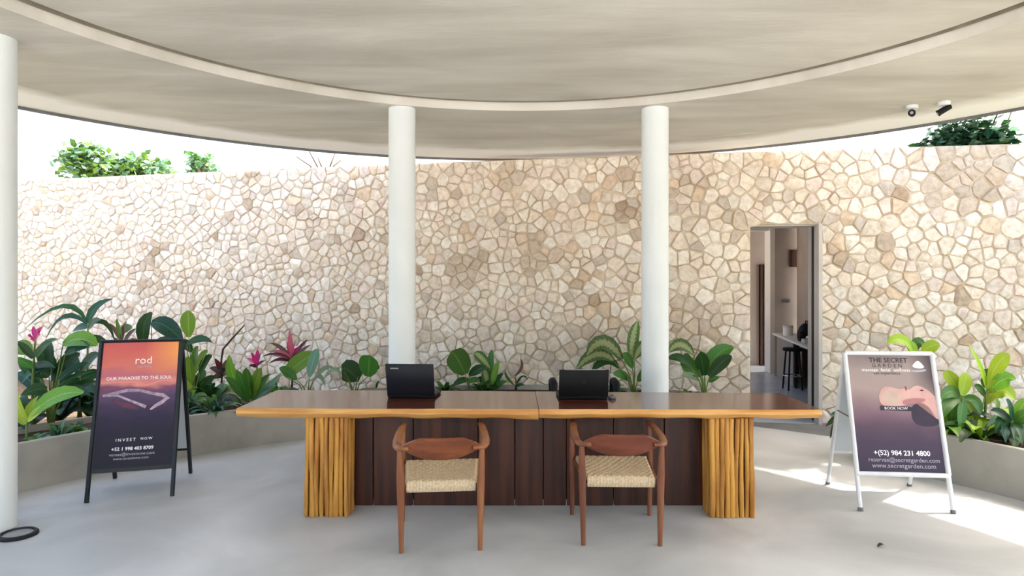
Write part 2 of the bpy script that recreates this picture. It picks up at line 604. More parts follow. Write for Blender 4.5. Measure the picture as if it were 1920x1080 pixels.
def stone_geo(cell, r):
    u, z, a, poly = cell
    # drop tiny edges
    q = []
    for p in poly:
        if not q or (p[0] - q[-1][0]) ** 2 + (p[1] - q[-1][1]) ** 2 > 0.00012:
            q.append(p)
    poly = q if len(q) >= 3 else poly
    cu = sum(p[0] for p in poly) / len(poly)
    cz = sum(p[1] for p in poly) / len(poly)
    out = r.uniform(0.009, 0.022)
    # knocked corners and uneven edges
    ring = []
    k = len(poly)
    for i in range(k):
        p, nx = poly[i], poly[(i + 1) % k]
        c = r.uniform(0.0, 0.14)
        ring.append((p[0] + (cu - p[0]) * c, p[1] + (cz - p[1]) * c))
        t, c2 = r.uniform(.35, .65), r.uniform(-0.02, 0.08)
        m = (p[0] + (nx[0] - p[0]) * t, p[1] + (nx[1] - p[1]) * t)
        ring.append((m[0] + (cu - m[0]) * c2, m[1] + (cz - m[1]) * c2))
    n = len(ring)
    vs = [wallpt(p[0], p[1], 0.0) for p in ring]
    for p in ring:
        du, dz = p[0] - cu, p[1] - cz
        L = math.hypot(du, dz) or 1
        k2 = max(0.6, 1 - 0.008 / L)
        vs.append(wallpt(cu + du * k2, cz + dz * k2, out + r.uniform(-.004, .004)))
    vs.append(wallpt(cu + r.uniform(-.01, .01), cz + r.uniform(-.01, .01), out + r.uniform(0.001, 0.009)))
    fs = []
    for i in range(n):
        j = (i + 1) % n
        fs.append((i, j, n + j, n + i))
        fs.append((n + i, n + j, 2 * n))
    return vs, fs


def stone_tint(u, z, r):
    base = Vector((0.82, 0.735, 0.63))
    warm = Vector((0.76, 0.62, 0.48))
    pink = Vector((0.82, 0.715, 0.645))
    pale = Vector((0.88, 0.825, 0.745))
    dark = Vector((0.42, 0.30, 0.20))
    grey = Vector((0.64, 0.575, 0.505))
    x = r.random()
    t = base if x < .42 else pale if x < .76 else pink if x < .91 else grey if x < .95 else warm
    v = mnoise.noise(Vector((u * 0.8, z * 0.8, 3.3)))
    t = t.lerp(warm, max(0, v) * 0.45)
    for du, dz, rad in ((1.36, 2.56, .13), (1.48, 2.44, .12), (2.34, 2.40, .11), (-5.05, 1.98, .16), (-5.25, 1.75, .3), (-3.58, 3.0, .17), (-3.6, 2.8, .1), (0.0, 2.97, .2), (1.34, 3.05, .1), (4.44, 2.55, .15), (0.3, 2.0, .25), (5.15, 2.95, .5), (2.73, 2.46, .22), (-0.6, 1.9, .3), (2.2, 1.2, .3), (0.9, .9, .25)):
        if (u - du) ** 2 + (z - dz) ** 2 < rad * rad and r.random() < 0.75:
            t = t.lerp(dark if rad < .19 else warm * 0.75, r.uniform(0.4, 0.85))
    if r.random() < 0.02:
        t = t.lerp(dark, 0.6)
    t = t * r.uniform(0.84, 1.0)
    return (t[0], t[1], t[2], 1)


cells = stones()
srng = random.Random(8)


def seen_size(c):
    p = wallpt(c[0], c[1], 0)
    x, y = CX + p.x / p.y * F, HY - (p.z - CAMZ) / p.y * F
    vis = 40 < x < 1915 and y > 270 and y < 690
    if 725 < x < 786 or 1198 < x < 1258 or (1575 < x < 1765 and y > 655) or (x < 600 and y > 590): vis = False
    return c[2] / p.y ** 2 if vis else 0


order = sorted(range(len(cells)), key=lambda i: -seen_size(cells[i]))
single = set(order[:298])
rest = MB()
for i, c in enumerate(cells):
    tint = stone_tint(c[0], c[1], srng)
    vs, fs = stone_geo(c, srng)
    if i in single:
        b = MB()
        b.tint = tint
        b.add(vs, fs)
        b.build('stone', M_stone, wall, smooth=True, sharp=50)
    else:
        rest.tint = tint
        rest.add(vs, fs)
tag(rest.build('stones', M_stone, wall, smooth=True, sharp=50), kind='stuff')

# ------------------------------------------------------------------ door and the room behind it
door = empty('door_1', (3.2, yw(3.2), 0), None, None)
tag(door, 'tall narrow opening with pale aluminium frame in the stone wall', kind='structure')
sl = math.atan(-0.185 + 0.008 * 3.2)
RW = Matrix.Rotation(sl, 3, 'Z')


def wbox(mb, u0, u1, h0, h1, z0, z1):
    """box in wall coordinates"""
    vs = [wallpt(u, z, h) for u in (u0, u1) for h in (h0, h1) for z in (z0, z1)]
    mb.add(vs, [(0, 1, 3, 2), (4, 6, 7, 5), (0, 4, 5, 1), (2, 3, 7, 6), (0, 2, 6, 4), (1, 5, 7, 3)])


mb = MB(); wbox(mb, DX0 - 0.02, DX0 + 0.015, -0.12, -TH, -0.05, DZ); mb.build('frame_jamb', M_alu, door)
mb = MB(); wbox(mb, DX1 - 0.02, DX1 + 0.02, 0.03, -0.15, -0.05, DZ); mb.build('frame_jamb', M_alu, door)
mb = MB(); wbox(mb, DX0 - 0.02, DX1 + 0.02, -0.05, -TH, DZ - 0.015, DZ + 0.02); mb.build('frame_head', M_alu, door)
mb = MB(); wbox(mb, DX1 - 0.02, DX1 + 0.02, -0.15, -0.25, -0.05, DZ); tag(mb.build('sliding_track', M_black, door), 'black track recess of the sliding door')
mb = MB(); wbox(mb, DX1 - 0.03, DX1 + 0.02, -0.25, -0.36, -0.05, DZ); mb.build('sliding_door_stile', M_alu, door)
mb = MB(); wbox(mb, DX0 + 0.02, DX1 - 0.02, 0.0, -TH - .1, -0.06, 0.0); mb.build('threshold', M_rfloor, door)

mb = MB()   # dark paving between the round slab and the door
n = 16
vs = []
for i in range(n + 1):
    a = math.radians(26 + 26 * i / n)
    p = C + Vector((math.sin(a), math.cos(a), 0)) * 5.17
    vs.append((p.x, p.y, -0.008))
    u = 2.2 + 2.4 * i / n
    q = wallpt(u, -0.008, 0.0)
    vs.append(tuple(q))
mb.add(vs, [(2 * i, 2 * i + 2, 2 * i + 3, 2 * i + 1) for i in range(n)])
tag(mb.build('door_paving', M_dgrey), 'dark grey paving strip between floor edge and door', kind='structure')

RX0, RY1, RZ = 2.0, 13.0, 2.80
mb = MB(); mb.add([(RX0, 7.85, -.006), (6.6, 7.3, -.006), (6.6, RY1 + .1, -.006), (RX0, RY1 + .1, -.006)], [(0, 1, 2, 3)])
tag(mb.build('room_floor', M_rfloor), 'blue grey floor inside the room', kind='structure')
mb = MB(); mb.box((4.3, 10.6, RZ + 0.05), (4.8, 5.2, 0.1))
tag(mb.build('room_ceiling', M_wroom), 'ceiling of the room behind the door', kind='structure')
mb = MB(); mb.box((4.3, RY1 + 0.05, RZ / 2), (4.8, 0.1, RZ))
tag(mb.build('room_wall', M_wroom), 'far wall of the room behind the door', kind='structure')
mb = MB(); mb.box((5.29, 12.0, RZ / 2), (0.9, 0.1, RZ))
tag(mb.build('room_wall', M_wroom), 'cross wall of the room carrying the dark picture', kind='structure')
mb = MB(); mb.box((1.95, 9.0, RZ / 2), (0.1, 2.0, RZ)); mb.box((1.95, 12.8, RZ / 2), (0.1, 0.5, RZ)); mb.box((1.95, 11.3, 0.3), (0.1, 2.6, 0.6)); mb.box((1.95, 11.3, 2.65), (0.1, 2.6, 0.3))  # unseen wall; its window opening is added and sized to light the room
tag(mb.build('room_wall', M_wroom), 'unseen side wall of the room, its window added for light', kind='structure')
A, B = Vector((4.20, 9.26, 0)), Vector((4.72, 11.57, 0))     # front line of the desk
dirw = (B - A).normalized()
rgt = Vector((dirw.y, -dirw.x, 0))
RR = Matrix.Rotation(math.atan2(dirw.y, dirw.x), 3, 'Z')
mb = MB()
p0, p1 = A - dirw * 1.35 + rgt * .47, B + dirw * .35 + rgt * .47
nrm = rgt * 0.12
mb.add([p0, p1, p1 + nrm, p0 + nrm] + [p + Vector((0, 0, RZ)) for p in (p0, p1, p1 + nrm, p0 + nrm)],
       [(0, 1, 2, 3), (4, 7, 6, 5), (0, 4, 5, 1), (1, 5, 6, 2), (2, 6, 7, 3), (3, 7, 4, 0)])
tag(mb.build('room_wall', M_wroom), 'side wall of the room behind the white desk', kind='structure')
mb = MB()
mb.box((4.80, 11.92, RZ / 2), (0.085, 0.26, RZ))
mb.box((3.9, 11.92, RZ - 0.09), (1.72, 0.2, 0.16))
tag(mb.build('trim_2', M_whitew), 'white post and header inside the room', kind='structure')

sc = empty('slatted_panel', (5.11, RY1 - 0.04, 0), 'dark brown vertical slat panel inside the doorway', 'panel')
mb = MB(); mb.box((5.11, RY1 - 0.015, 1.02), (0.19, 0.03, 2.04)); mb.build('backing', M_black, sc)
for k in range(3):
    mb = MB(); mb.box((5.045 + 0.065 * k, RY1 - 0.045, 1.02), (0.045, 0.03, 2.04), bev=0.006); mb.build('slat', M_brown, sc)


def along(t, off, z):
    """point t m along the desk front, off m behind it"""
    q = A + dirw * t + rgt * off
    return Vector((q.x, q.y, z))


dk = empty('desk', along(1.1, 0.22, 0), 'white narrow desk along the wall inside the doorway', 'desk')
mb = MB(); mb.box(along(1.0, 0.22, 0.745), (2.75, 0.47, 0.035), RR, 0.008); mb.build('desk_top', M_whitew, dk)
for t in (-0.3, 2.3):
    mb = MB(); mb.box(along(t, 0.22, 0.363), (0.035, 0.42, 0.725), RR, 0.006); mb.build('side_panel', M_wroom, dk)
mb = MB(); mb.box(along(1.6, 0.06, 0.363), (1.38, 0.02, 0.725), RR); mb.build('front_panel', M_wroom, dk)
sx, sy = 4.36, 9.95
st = empty('stool', (sx, sy, 0), 'black four legged stool pulled up to white desk inside', 'stool')
mb = MB(); mb.lathe([(0.001, 0.60), (0.13, 0.60), (0.145, 0.615), (0.145, 0.635), (0.13, 0.65), (0.001, 0.655)], (sx, sy, 0), 20); mb.build('seat', M_black, st, smooth=True, sharp=40)
for k in range(4):
    a = PI / 4 + k * PI / 2
    c = Vector((sx, sy, 0))
    mb = MB(); mb.tube([c + Vector((math.cos(a) * .15, math.sin(a) * .15, 0)), c + Vector((math.cos(a) * .1, math.sin(a) * .1, .605))], 0.014, 8)
    mb.build('leg', M_black, st)
mb = MB()
c = Vector((sx, sy, 0.22))
mb.tube([c + Vector((math.cos(2 * PI * i / 20) * .135, math.sin(2 * PI * i / 20) * .135, 0)) for i in range(21)], 0.009, 6)
mb.build('foot_ring', M_silver, st)
ZD = 0.7635
c = along(0.62, 0.19, ZD)
bx = empty('backpack', c, 'black backpack slumped on the desk inside the doorway', 'bag')
mb = MB()
mb.lathe([(0.001, 0.0), (0.12, 0.0), (0.135, 0.05), (0.13, 0.14), (0.1, 0.22), (0.05, 0.27), (0.001, 0.275)], c, 16)
mb.build('body', M_black, bx, smooth=True)
mb = MB(); mb.tube([c + Vector((0, -0.04, .25)), c + Vector((0, -.03, .31)), c + Vector((0, .03, .31)), c + Vector((0, .04, .25))], 0.01, 6); mb.build('handle', M_black, bx)
mb = MB(); mb.box(c + Vector((-.1, -.08, .09)), (.1, .08, .13), bev=0.02); mb.build('pocket', M_black, bx, smooth=True, sharp=60)
c = along(1.72, 0.13, ZD)
jar = empty('storage_jar', c, 'white jar on the far end of the desk', 'jar')
mb = MB(); mb.lathe([(0.001, 0), (0.075, 0), (0.08, 0.02), (0.08, 0.14), (0.001, 0.14)], c, 16); mb.build('body', M_whitew, jar, smooth=True, sharp=40)
mb = MB(); mb.lathe([(0.001, 0.14), (0.083, 0.14), (0.083, 0.17), (0.02, 0.18), (0.001, 0.2)], c, 16); mb.build('lid', M_alu, jar, smooth=True, sharp=40)
c = along(0.25, 0.14, ZD)
pr = empty('desk_phone', c, 'pale telephone on the near end of the desk', 'phone')
mb = MB(); mb.box(c + Vector((0, 0, .03)), (.2, .17, .06), RR, .015); mb.build('body', M_pvc, pr)
mb = MB(); mb.tube([c + dirw * -.09 + Vector((0, 0, .075)), c + dirw * -.05 + Vector((0, 0, .09)), c + dirw * .05 + Vector((0, 0, .09)), c + dirw * .09 + Vector((0, 0, .075))], [.024, .015, .015, .024], 8); mb.build('handset', M_whitew, pr, smooth=True)
py_ = 11.95
pic = empty('wall_picture', (5.33, py_, 2.12), 'small dark framed picture on the wall inside the doorway', 'picture')
mb = MB(); mb.box((5.33, py_ - .014, 2.12), (0.29, 0.026, 0.32), bev=0.006); mb.build('frame', M_brown, pic)
mb = MB(); mb.box((5.33, py_ - .03, 2.12), (0.24, 0.006, 0.27)); mb.build('print', M_plank, pic)
mb = MB(); mb.lathe([(0.001, 0), (0.03, 0.0), (0.035, 0.01), (0.001, 0.015)], (5.36, py_ - .045, 2.14), 12); mb.build('emblem', M_pvc, pic)
so = empty('wall_bracket', (5.11, py_, 1.32), 'small grey bracket with hook on the wall over the desk', 'bracket')
mb = MB(); mb.box((5.11, py_ - .012, 1.33), (0.16, 0.022, 0.06), bev=.006); mb.build('plate', M_drip, so)
mb = MB(); mb.tube([(5.11, py_ - .02, 1.32), (5.12, py_ - .08, 1.31), (5.13, py_ - .09, 1.34)], .008, 6); mb.build('hook', M_drip, so)

# ------------------------------------------------------------------ planters
R_IN, R_OUT, Z_RIM, Z_SOIL = 4.28, 4.98, 0.385, 0.33


def planter(a0, a1, label, nn):
    a0, a1 = math.radians(a0), math.radians(a1)
    am = (a0 + a1) / 2
    root = empty('planter', C + Vector((math.sin(am), math.cos(am), 0)) * 4.7, label, 'planter', 'curved cement planters')
    t = 0.055
    mb = MB(); mb.lathe([(R_IN, 0), (R_IN + 0.012, Z_RIM - 0.008), (R_IN + 0.02, Z_RIM), (R_IN + t, Z_RIM), (R_IN + t, 0)], C, nn, a0, a1)
    mb.build('front_wall', M_plant_c, root)
    mb = MB(); mb.lathe([(R_OUT - t, 0), (R_OUT - t, Z_RIM), (R_OUT, Z_RIM), (R_OUT, 0)], C, nn, a0, a1)
    mb.build('back_wall', M_plant_c, root)
    for aa in (a0, a1):
        d = Vector((math.sin(aa), math.cos(aa), 0))
        mb = MB()
        mb.box(C + d * (R_IN + R_OUT) / 2 + Vector((0, 0, Z_RIM / 2)), (t, R_OUT - R_IN - 2 * t, Z_RIM), Matrix.Rotation(-aa, 3, 'Z'))
        mb.build('end_wall', M_plant_c, root)
    mb = MB(); mb.lathe([(R_IN + t, 0.02), (R_IN + t, Z_SOIL), (R_IN + .3, Z_SOIL + .02), (R_OUT - t, Z_SOIL), (R_OUT - t, 0.02)], C, nn, a0, a1)
    mb.build('soil', M_soil, root)
    return root


planter(-98, 32, 'long curved grey planter sweeping behind table from black sign to door', 90)
planter(49, 100, 'curved grey planter behind the white framed sign, right of the door', 40)
# raised bed between back wall of the left planter and the stone wall
mb = MB()
n = 40
vs = []
for i in range(n + 1):
    a = math.radians(-98 + 100 * i / n)
    p = C + Vector((math.sin(a), math.cos(a), 0)) * (R_OUT + 0.003)
    u = -9.0 + 8.6 * i / n
    q = wallpt(max(u, -9.0), 0.3, 0.0)
    vs += [(p.x, p.y, 0.22), (q.x, q.y, 0.2)]
mb.add(vs, [(2 * i, 2 * i + 2, 2 * i + 3, 2 * i + 1) for i in range(n)])
tag(mb.build('garden_bed', M_litter), 'brown leaf littered bed between left planter and stone wall', kind='structure')


for nm, a0, a1, lab in (('garden_ground', 50, 135, 'dark planted ground outside the right planter, added to cut bounced light'), ('garden_ground', -135, -62, 'dark planted ground outside the left planter, added to cut bounced light')):  # dark ground added on both sides to weaken the sun bounce
    mb = MB()
    vs, n = [], 24
    for i in range(n + 1):
        a = math.radians(a0 + (a1 - a0) * i / n)
        dv = Vector((math.sin(a), math.cos(a), 0))
        p = C + dv * (R_OUT + .004)
        far = 16.0
        if dv.y > 0:      # stop at the stone wall
            for k in range(40, 320):
                q = C + dv * (k * .05)
                if q.y > yw(q.x) - .02:
                    far = k * .05 - .05
                    break
        q = C + dv * max(far, R_OUT + .05)
        vs += [(p.x, p.y, .02), (q.x, q.y, .02)]
    mb.add(vs, [(2 * i, 2 * i + 2, 2 * i + 3, 2 * i + 1) for i in range(n)])
    tag(mb.build(nm, M_turf), lab, kind='structure')


def dep(x, r, c=C):
    s = (x - CX) / F
    aa = 1 + s * s
    bb = -2 * (s * c.x + c.y)
    cc = c.x ** 2 + c.y ** 2 - r * r
    return (-bb + math.sqrt(bb * bb - 4 * aa * cc)) / (2 * aa)


# ------------------------------------------------------------------ plants
PROF = {
    'oval': lambda t: math.sin(PI * min(1, t * 0.94 + 0.04)) ** 0.62,
    'round': lambda t: math.sqrt(max(0, 1 - (2 * t * 0.985 - 0.97) ** 2)) ** 0.9,
    'lance': lambda t: math.sin(PI * (t * 0.95 + 0.04) ** 0.72) ** 0.9,
    'strap': lambda t: (min(1, 0.35 + t * 2.2)) * max(0.03, (1 - t ** 3.2)),
    'heart': lambda t: (math.sin(PI * (t * 0.93 + 0.055) ** 0.55)) ** 0.8,
}


def leaf_geo(mb, b, t, w, prof, mid=None, arch=0.12, face=None, rows=6, fold=0.22, wave=0.0):
    L = (t - b).length
    if mid is None:
        m = (b + t) / 2 + Vector((0, 0, 1)) * arch * L
        ctrl = m * 2 - (b + t) / 2
    else:
        ctrl = mid * 2 - (b + t) / 2
    f = Vector(face or (rng.uniform(-.35, .35), -0.85, rng.uniform(0.25, 0.8))).normalized()
    vs, uv, fs = [], [], []
    for i in range(rows + 1):
        s = i / rows
        p = b * (1 - s) ** 2 + ctrl * 2 * s * (1 - s) + t * s * s
        tg = ((ctrl - b) * (1 - s) + (t - ctrl) * s).normalized()
        side = tg.cross(f)
        if side.length < 0.15:
            side = tg.cross(Vector((0.3, -0.2, 1)))
        side.normalize()
        nn = side.cross(tg).normalized()
        hw = w / 2 * PROF[prof](s)
        wv = math.sin(s * 9 + L * 40) * wave * w
        for k in (-1, -0.5, 0, 0.5, 1):
            q = p + side * hw * k + nn * (abs(k) * hw * fold + wv * abs(k) * (1 if k > 0 else -0.7))
            vs.append(q)
            uv.append((0.5 + 0.5 * k, s))
    for i in range(rows):
        for k in range(4):
            fs.append((i * 5 + k, i * 5 + k + 1, (i + 1) * 5 + k + 1, (i + 1) * 5 + k))
    mb.add(vs, fs, uv)


def plant(name, label, x, r, leaves, group=None, cat='plant', stalk=None, zs=Z_SOIL, trunk=None, d=None, dbase=None):
    """x: pixel column of the foot, r: radius of the ring it grows on (or d depth).
    leaves: (bx, by, tx, ty, width_px, profile, colour, optional dict(mid=(x,y), dd=depth offset of the tip))"""
    d0 = d or dep(x, r)
    foot = Vector(((x - CX) * d0 / F, d0, zs))
    root = empty(name, foot, label, cat, group)
    if trunk:
        pts = [foot] + [P(px_, py_, d0) for px_, py_ in trunk]
        mb = MB(); mb.tube(pts, [0.014] + [0.011] * (len(pts) - 2) + [0.007], 7)
        mb.build('stem', stalk or M_stalk, root, smooth=True)
    for lf in leaves:
        bx_, by_, tx_, ty_, w, prof, colr = lf[:7]
        opt = lf[7] if len(lf) > 7 else {}
        ddb = opt.get('db', rng.uniform(-.06, .06))
        ddt = opt.get('dd', ddb + rng.uniform(-.16, .1))
        b = P(bx_, by_, d0 + ddb)
        t = P(tx_, ty_, d0 + ddt)
        mid = P(*opt['mid'], d0 + (ddb + ddt) / 2) if 'mid' in opt else None
        mb = MB()
        leaf_geo(mb, b, t, w * d0 / F, prof, mid, opt.get('arch', 0.1), opt.get('face'), wave=opt.get('wave', 0.0), fold=opt.get('fold', 0.22))
        mb.build('leaf', LM[colr], root, smooth=True)
        if not opt.get('nostalk') and not trunk:
            m = (foot + b) / 2 + Vector((0, 0, 0.03 + 0.1 * (b - foot).length)) - (b - foot) * 0.12
            mb = MB(); mb.tube([foot + Vector((rng.uniform(-.02, .02), rng.uniform(-.02, .02), 0)), m, b], [0.009, 0.007, 0.004], 6)
            mb.build('leaf_stalk', stalk or M_stalk, root, smooth=True)
    return root


def rosette(name, label, x, r, n, lpx, wpx, colrs, lift=(0.25, 1.0), d=None, zs=Z_SOIL, prof='lance', group=None, cat='plant', droop=0.25, yoff=0.0):
    """plant with n leaves in all directions, true 3-D"""
    d0 = d or dep(x, r)
    foot = Vector(((x - CX) * d0 / F, d0, zs))
    root = empty(name, foot, label, cat, group)
    for k in range(n):
        az = 2 * PI * (k + rng.uniform(-.3, .3)) * 0.381966
        L = lpx * d0 / F * rng.uniform(0.75, 1.1)
        el = rng.uniform(*lift)
        dirv = Vector((math.cos(az) * math.cos(el), math.sin(az) * math.cos(el), math.sin(el)))
        b = foot + Vector((math.cos(az), math.sin(az), 0)) * 0.015 + Vector((0, 0, yoff))
        t = b + dirv * L - Vector((0, 0, droop * L))
        t.z = max(t.z, 0.12)
        mid = (b + t) / 2 + Vector((0, 0, L * (droop * 0.6 + 0.05)))
        mb = MB()
        leaf_geo(mb, b, t, wpx * d0 / F, prof, mid, face=(rng.uniform(-.2, .2), -.3, 1))
        mb.build('leaf', LM[rng.choice(colrs)], root, smooth=True)
    return root


R1, R2 = 4.62, 5.45
D = dict
# --- left, behind and around the black sign
plant('strap_leaf_plant', 'tall dark plant with long arching strap leaves left of the black sign', 165, 5.5, [
    (165, 606, 212, 560, 17, 'strap', 'deep', D(mid=(180, 576), nostalk=1)),
    (164, 604, 44, 619, 11, 'strap', 'dark', D(mid=(118, 574), nostalk=1)),
    (163, 606, 84, 640, 11, 'strap', 'deep', D(mid=(120, 594), nostalk=1)),
    (167, 610, 215, 640, 10, 'strap', 'dark', D(mid=(197, 605), nostalk=1)),
    (165, 614, 136, 622, 18, 'lance', 'deep', D(nostalk=1)),
    (166, 616, 190, 600, 15, 'lance', 'deep', D(nostalk=1)),
    (165, 630, 120, 680, 14, 'strap', 'dark', D(mid=(138, 640), nostalk=1)),
    (165, 632, 214, 672, 14, 'strap', 'dark', D(mid=(192, 640), nostalk=1)),
], trunk=[(164, 680), (165, 604)], zs=0.3)
plant('bromeliad', 'bromeliad with magenta flower spike beside the edge column', 60, 5.0, [
    (66, 634, 62, 611, 9, 'lance', 'pink'), (66, 634, 79, 612, 9, 'lance', 'pink'), (66, 636, 52, 628, 9, 'lance', 'pink'),
    (66, 636, 76, 628, 10, 'lance', 'pink'), (66, 636, 70, 616, 10, 'lance', 'pink'), (66, 638, 56, 636, 8, 'lance', 'pink'),
    (62, 672, 30, 640, 14, 'lance', 'dark', D(nostalk=1)), (62, 672, 98, 640, 14, 'lance', 'dark', D(nostalk=1)),
    (62, 690, 22, 672, 16, 'lance', 'mid', D(nostalk=1)), (62, 690, 104, 690, 16, 'lance', 'dark', D(nostalk=1)),
], trunk=[(62, 700), (66, 636)])
plant('broad_leaf_plant', 'leafy green plant with broad glossy leaves between edge column and black sign', 96, 4.95, [
    (60, 662, 24, 650, 30, 'oval', 'bright'), (68, 668, 108, 636, 20, 'lance', 'mid'), (118, 646, 182, 648, 34, 'oval', 'bright', D(mid=(150, 636))),
    (122, 664, 168, 650, 24, 'oval', 'deep'), (96, 690, 40, 720, 26, 'lance', 'deep', D(mid=(66, 692))), (104, 700, 70, 656, 26, 'oval', 'dark'),
    (104, 700, 150, 664, 30, 'oval', 'dark'), (112, 712, 166, 680, 18, 'lance', 'deep'), (110, 725, 176, 696, 14, 'lance', 'dark'),
    (92, 706, 52, 690, 28, 'oval', 'dark'), (100, 716, 132, 690, 30, 'oval', 'deep'), (88, 730, 38, 742, 24, 'lance', 'dark'),
    (112, 735, 170, 742, 22, 'lance', 'dark'), (100, 738, 150, 712, 26, 'oval', 'dark'), (80, 740, 30, 700, 24, 'oval', 'deep'), (96, 700, 92, 640, 22, 'oval', 'dark'),
    (118, 746, 180, 716, 22, 'oval', 'dark'), (76, 720, 36, 676, 24, 'oval', 'dark'),
])
plant('dark_leaf_plant', 'shaded dark green plant in the bed just left of the black sign', 150, 5.2, [
    (150, 700, 186, 664, 26, 'oval', 'dark'), (150, 715, 190, 700, 24, 'oval', 'dark'), (148, 700, 126, 662, 24, 'oval', 'deep'),
    (148, 728, 186, 738, 22, 'lance', 'dark'), (146, 728, 112, 736, 24, 'lance', 'dark'), (150, 740, 186, 756, 20, 'lance', 'deep'), (150, 740, 110, 756, 22, 'lance', 'dark'),
])
plant('young_leaf_plant', 'yellow green young plant at planter front beside the edge column', 50, 4.5, [
    (49, 792, 29, 714, 30, 'oval', 'yellow', D(mid=(33, 755), nostalk=1)), (53, 788, 72, 742, 18, 'lance', 'yellow', D(mid=(58, 764), nostalk=1)),
    (56, 780, 157, 736, 32, 'oval', 'bright', D(mid=(104, 744))), (52, 790, 98, 762, 18, 'lance', 'yellow', D(nostalk=1)),
    (47, 796, 20, 770, 16, 'lance', 'yellow', D(nostalk=1)),
], trunk=[(50, 792)])
rosette('blue_green_tuft', 'small blue green tuft at planter rim left of the black sign', 110, 4.45, 16, 44, 9, ['blue', 'deep', 'mid'], (0.5, 1.35), prof='strap', group='blue green tufts along the left planter')
rosette('low_rosette', 'low pale green rosette at planter rim in front of the yellow young plant', 72, 4.42, 9, 26, 12, ['blue', 'mid'], (0.1, 0.9))
rosette('low_green_clump', 'low green clump close behind planter rim touching the black sign', 150, 4.55, 16, 36, 11, ['mid', 'bright', 'dark'], (0.05, 0.9))
plant('brown_leaf_plant', 'green and purple brown leaved plant peeking over black sign, left part', 228, 5.4, [
    (228, 640, 205, 606, 9, 'lance', 'brown'), (230, 625, 246, 610, 20, 'oval', 'mid'), (228, 640, 220, 598, 16, 'oval', 'mid'),
    (232, 645, 256, 616, 14, 'lance', 'brown'), (226, 650, 206, 630, 12, 'lance', 'brown'), (234, 650, 262, 640, 14, 'lance', 'maroon'),
    (228, 640, 238, 602, 12, 'lance', 'brown'),
], trunk=[(228, 690), (228, 640)], stalk=M_stalkd, zs=.3)
plant('upright_broad_leaf', 'plant with one upright dark leaf and wide blue green leaf above black sign', 285, 5.35, [
    (272, 650, 285, 586, 26, 'oval', 'dark', D(mid=(270, 612), nostalk=1)), (284, 604, 342, 640, 34, 'oval', 'deep', D(mid=(312, 612))),
    (280, 650, 256, 636, 18, 'lance', 'dark'), (286, 650, 330, 650, 26, 'oval', 'deep'),
], zs=.3)
plant('paddle_leaf_plant', 'plant with upright yellow green paddle leaf just right of black sign', 362, 5.0, [
    (354, 632, 353, 582, 28, 'oval', 'bright', D(face=(0.1, -1, 0.1))), (350, 645, 398, 642, 18, 'lance', 'dark', D(mid=(376, 636))),
    (360, 660, 336, 640, 18, 'oval', 'dark'), (358, 720, 354, 668, 24, 'oval', 'bright'), (366, 700, 390, 658, 22, 'oval', 'bright'),
    (374, 700, 398, 668, 22, 'oval', 'dark'), (362, 690, 372, 650, 20, 'oval', 'mid'), (362, 730, 344, 690, 20, 'oval', 'mid'),
    (368, 735, 384, 694, 22, 'oval', 'mid'), (370, 740, 404, 706, 20, 'oval', 'dark'), (362, 750, 350, 712, 14, 'lance', 'yellow'),
    (372, 745, 360, 700, 18, 'oval', 'dark'),
])
tw = plant('bare_stem_plant', 'plant with bent bare brown stem rising over reddish leaf rosette', 415, 5.3, [
    (417, 700, 392, 690, 12, 'lance', 'brown', D(nostalk=1)), (417, 702, 440, 684, 12, 'lance', 'brown', D(nostalk=1)),
    (417, 700, 402, 672, 10, 'lance', 'maroon', D(nostalk=1)), (417, 704, 436, 704, 12, 'lance', 'maroon', D(nostalk=1)),
    (417, 704, 396, 712, 12, 'lance', 'brown', D(nostalk=1)), (417, 700, 428, 674, 10, 'lance', 'brown', D(nostalk=1)), (417, 706, 420, 690, 12, 'lance', 'maroon', D(nostalk=1)),
], trunk=[(416, 700), (415, 676), (418, 655), (436, 634), (458, 610)], stalk=M_stalkd, zs=.3)
rosette('blue_green_tuft', 'blue green tuft spilling over planter rim right of the black sign', 405, 4.42, 22, 56, 10, ['blue', 'deep', 'mid', 'deep'], (0.25, 1.35), prof='strap', group='blue green tufts along the left planter', droop=0.3)
rosette('low_green_clump', 'low dark green clump at planter rim under table\'s left corner', 372, 4.6, 14, 44, 13, ['dark', 'mid', 'deep'], (0.2, 1.1))
plant('fan_leaf_plant', 'bright green plant with fan of upright leaves behind table\'s left end', 468, 4.75, [
    (466, 748, 430, 666, 26, 'oval', 'bright', D(mid=(440, 712), nostalk=1)), (470, 748, 462, 690, 24, 'oval', 'mid', D(nostalk=1)),
    (472, 748, 490, 690, 22, 'oval', 'bright', D(nostalk=1)), (474, 750, 508, 700, 20, 'lance', 'mid', D(nostalk=1)),
    (478, 750, 528, 698, 18, 'lance', 'blue', D(mid=(502, 728), nostalk=1)), (464, 752, 420, 706, 18, 'lance', 'mid', D(nostalk=1)),
    (474, 755, 520, 722, 18, 'lance', 'blue', D(nostalk=1)), (466, 755, 444, 694, 18, 'oval', 'mid', D(nostalk=1)),
], trunk=[(470, 756)])
plant('pink_cordyline', 'small crimson cordyline behind fan of bright green leaves', 482, 5.15, [
    (482, 684, 462, 672, 7, 'lance', 'pink'), (482, 684, 483, 654, 8, 'lance', 'pink'), (482, 684, 490, 662, 7, 'lance', 'maroon'),
    (482, 686, 470, 660, 7, 'lance', 'pink'), (482, 686, 498, 676, 7, 'lance', 'maroon'), (482, 688, 466, 686, 7, 'lance', 'maroon'), (482, 684, 476, 668, 8, 'lance', 'pink'),
], trunk=[(482, 684)], stalk=M_stalkd, group='pink cordylines behind the table')
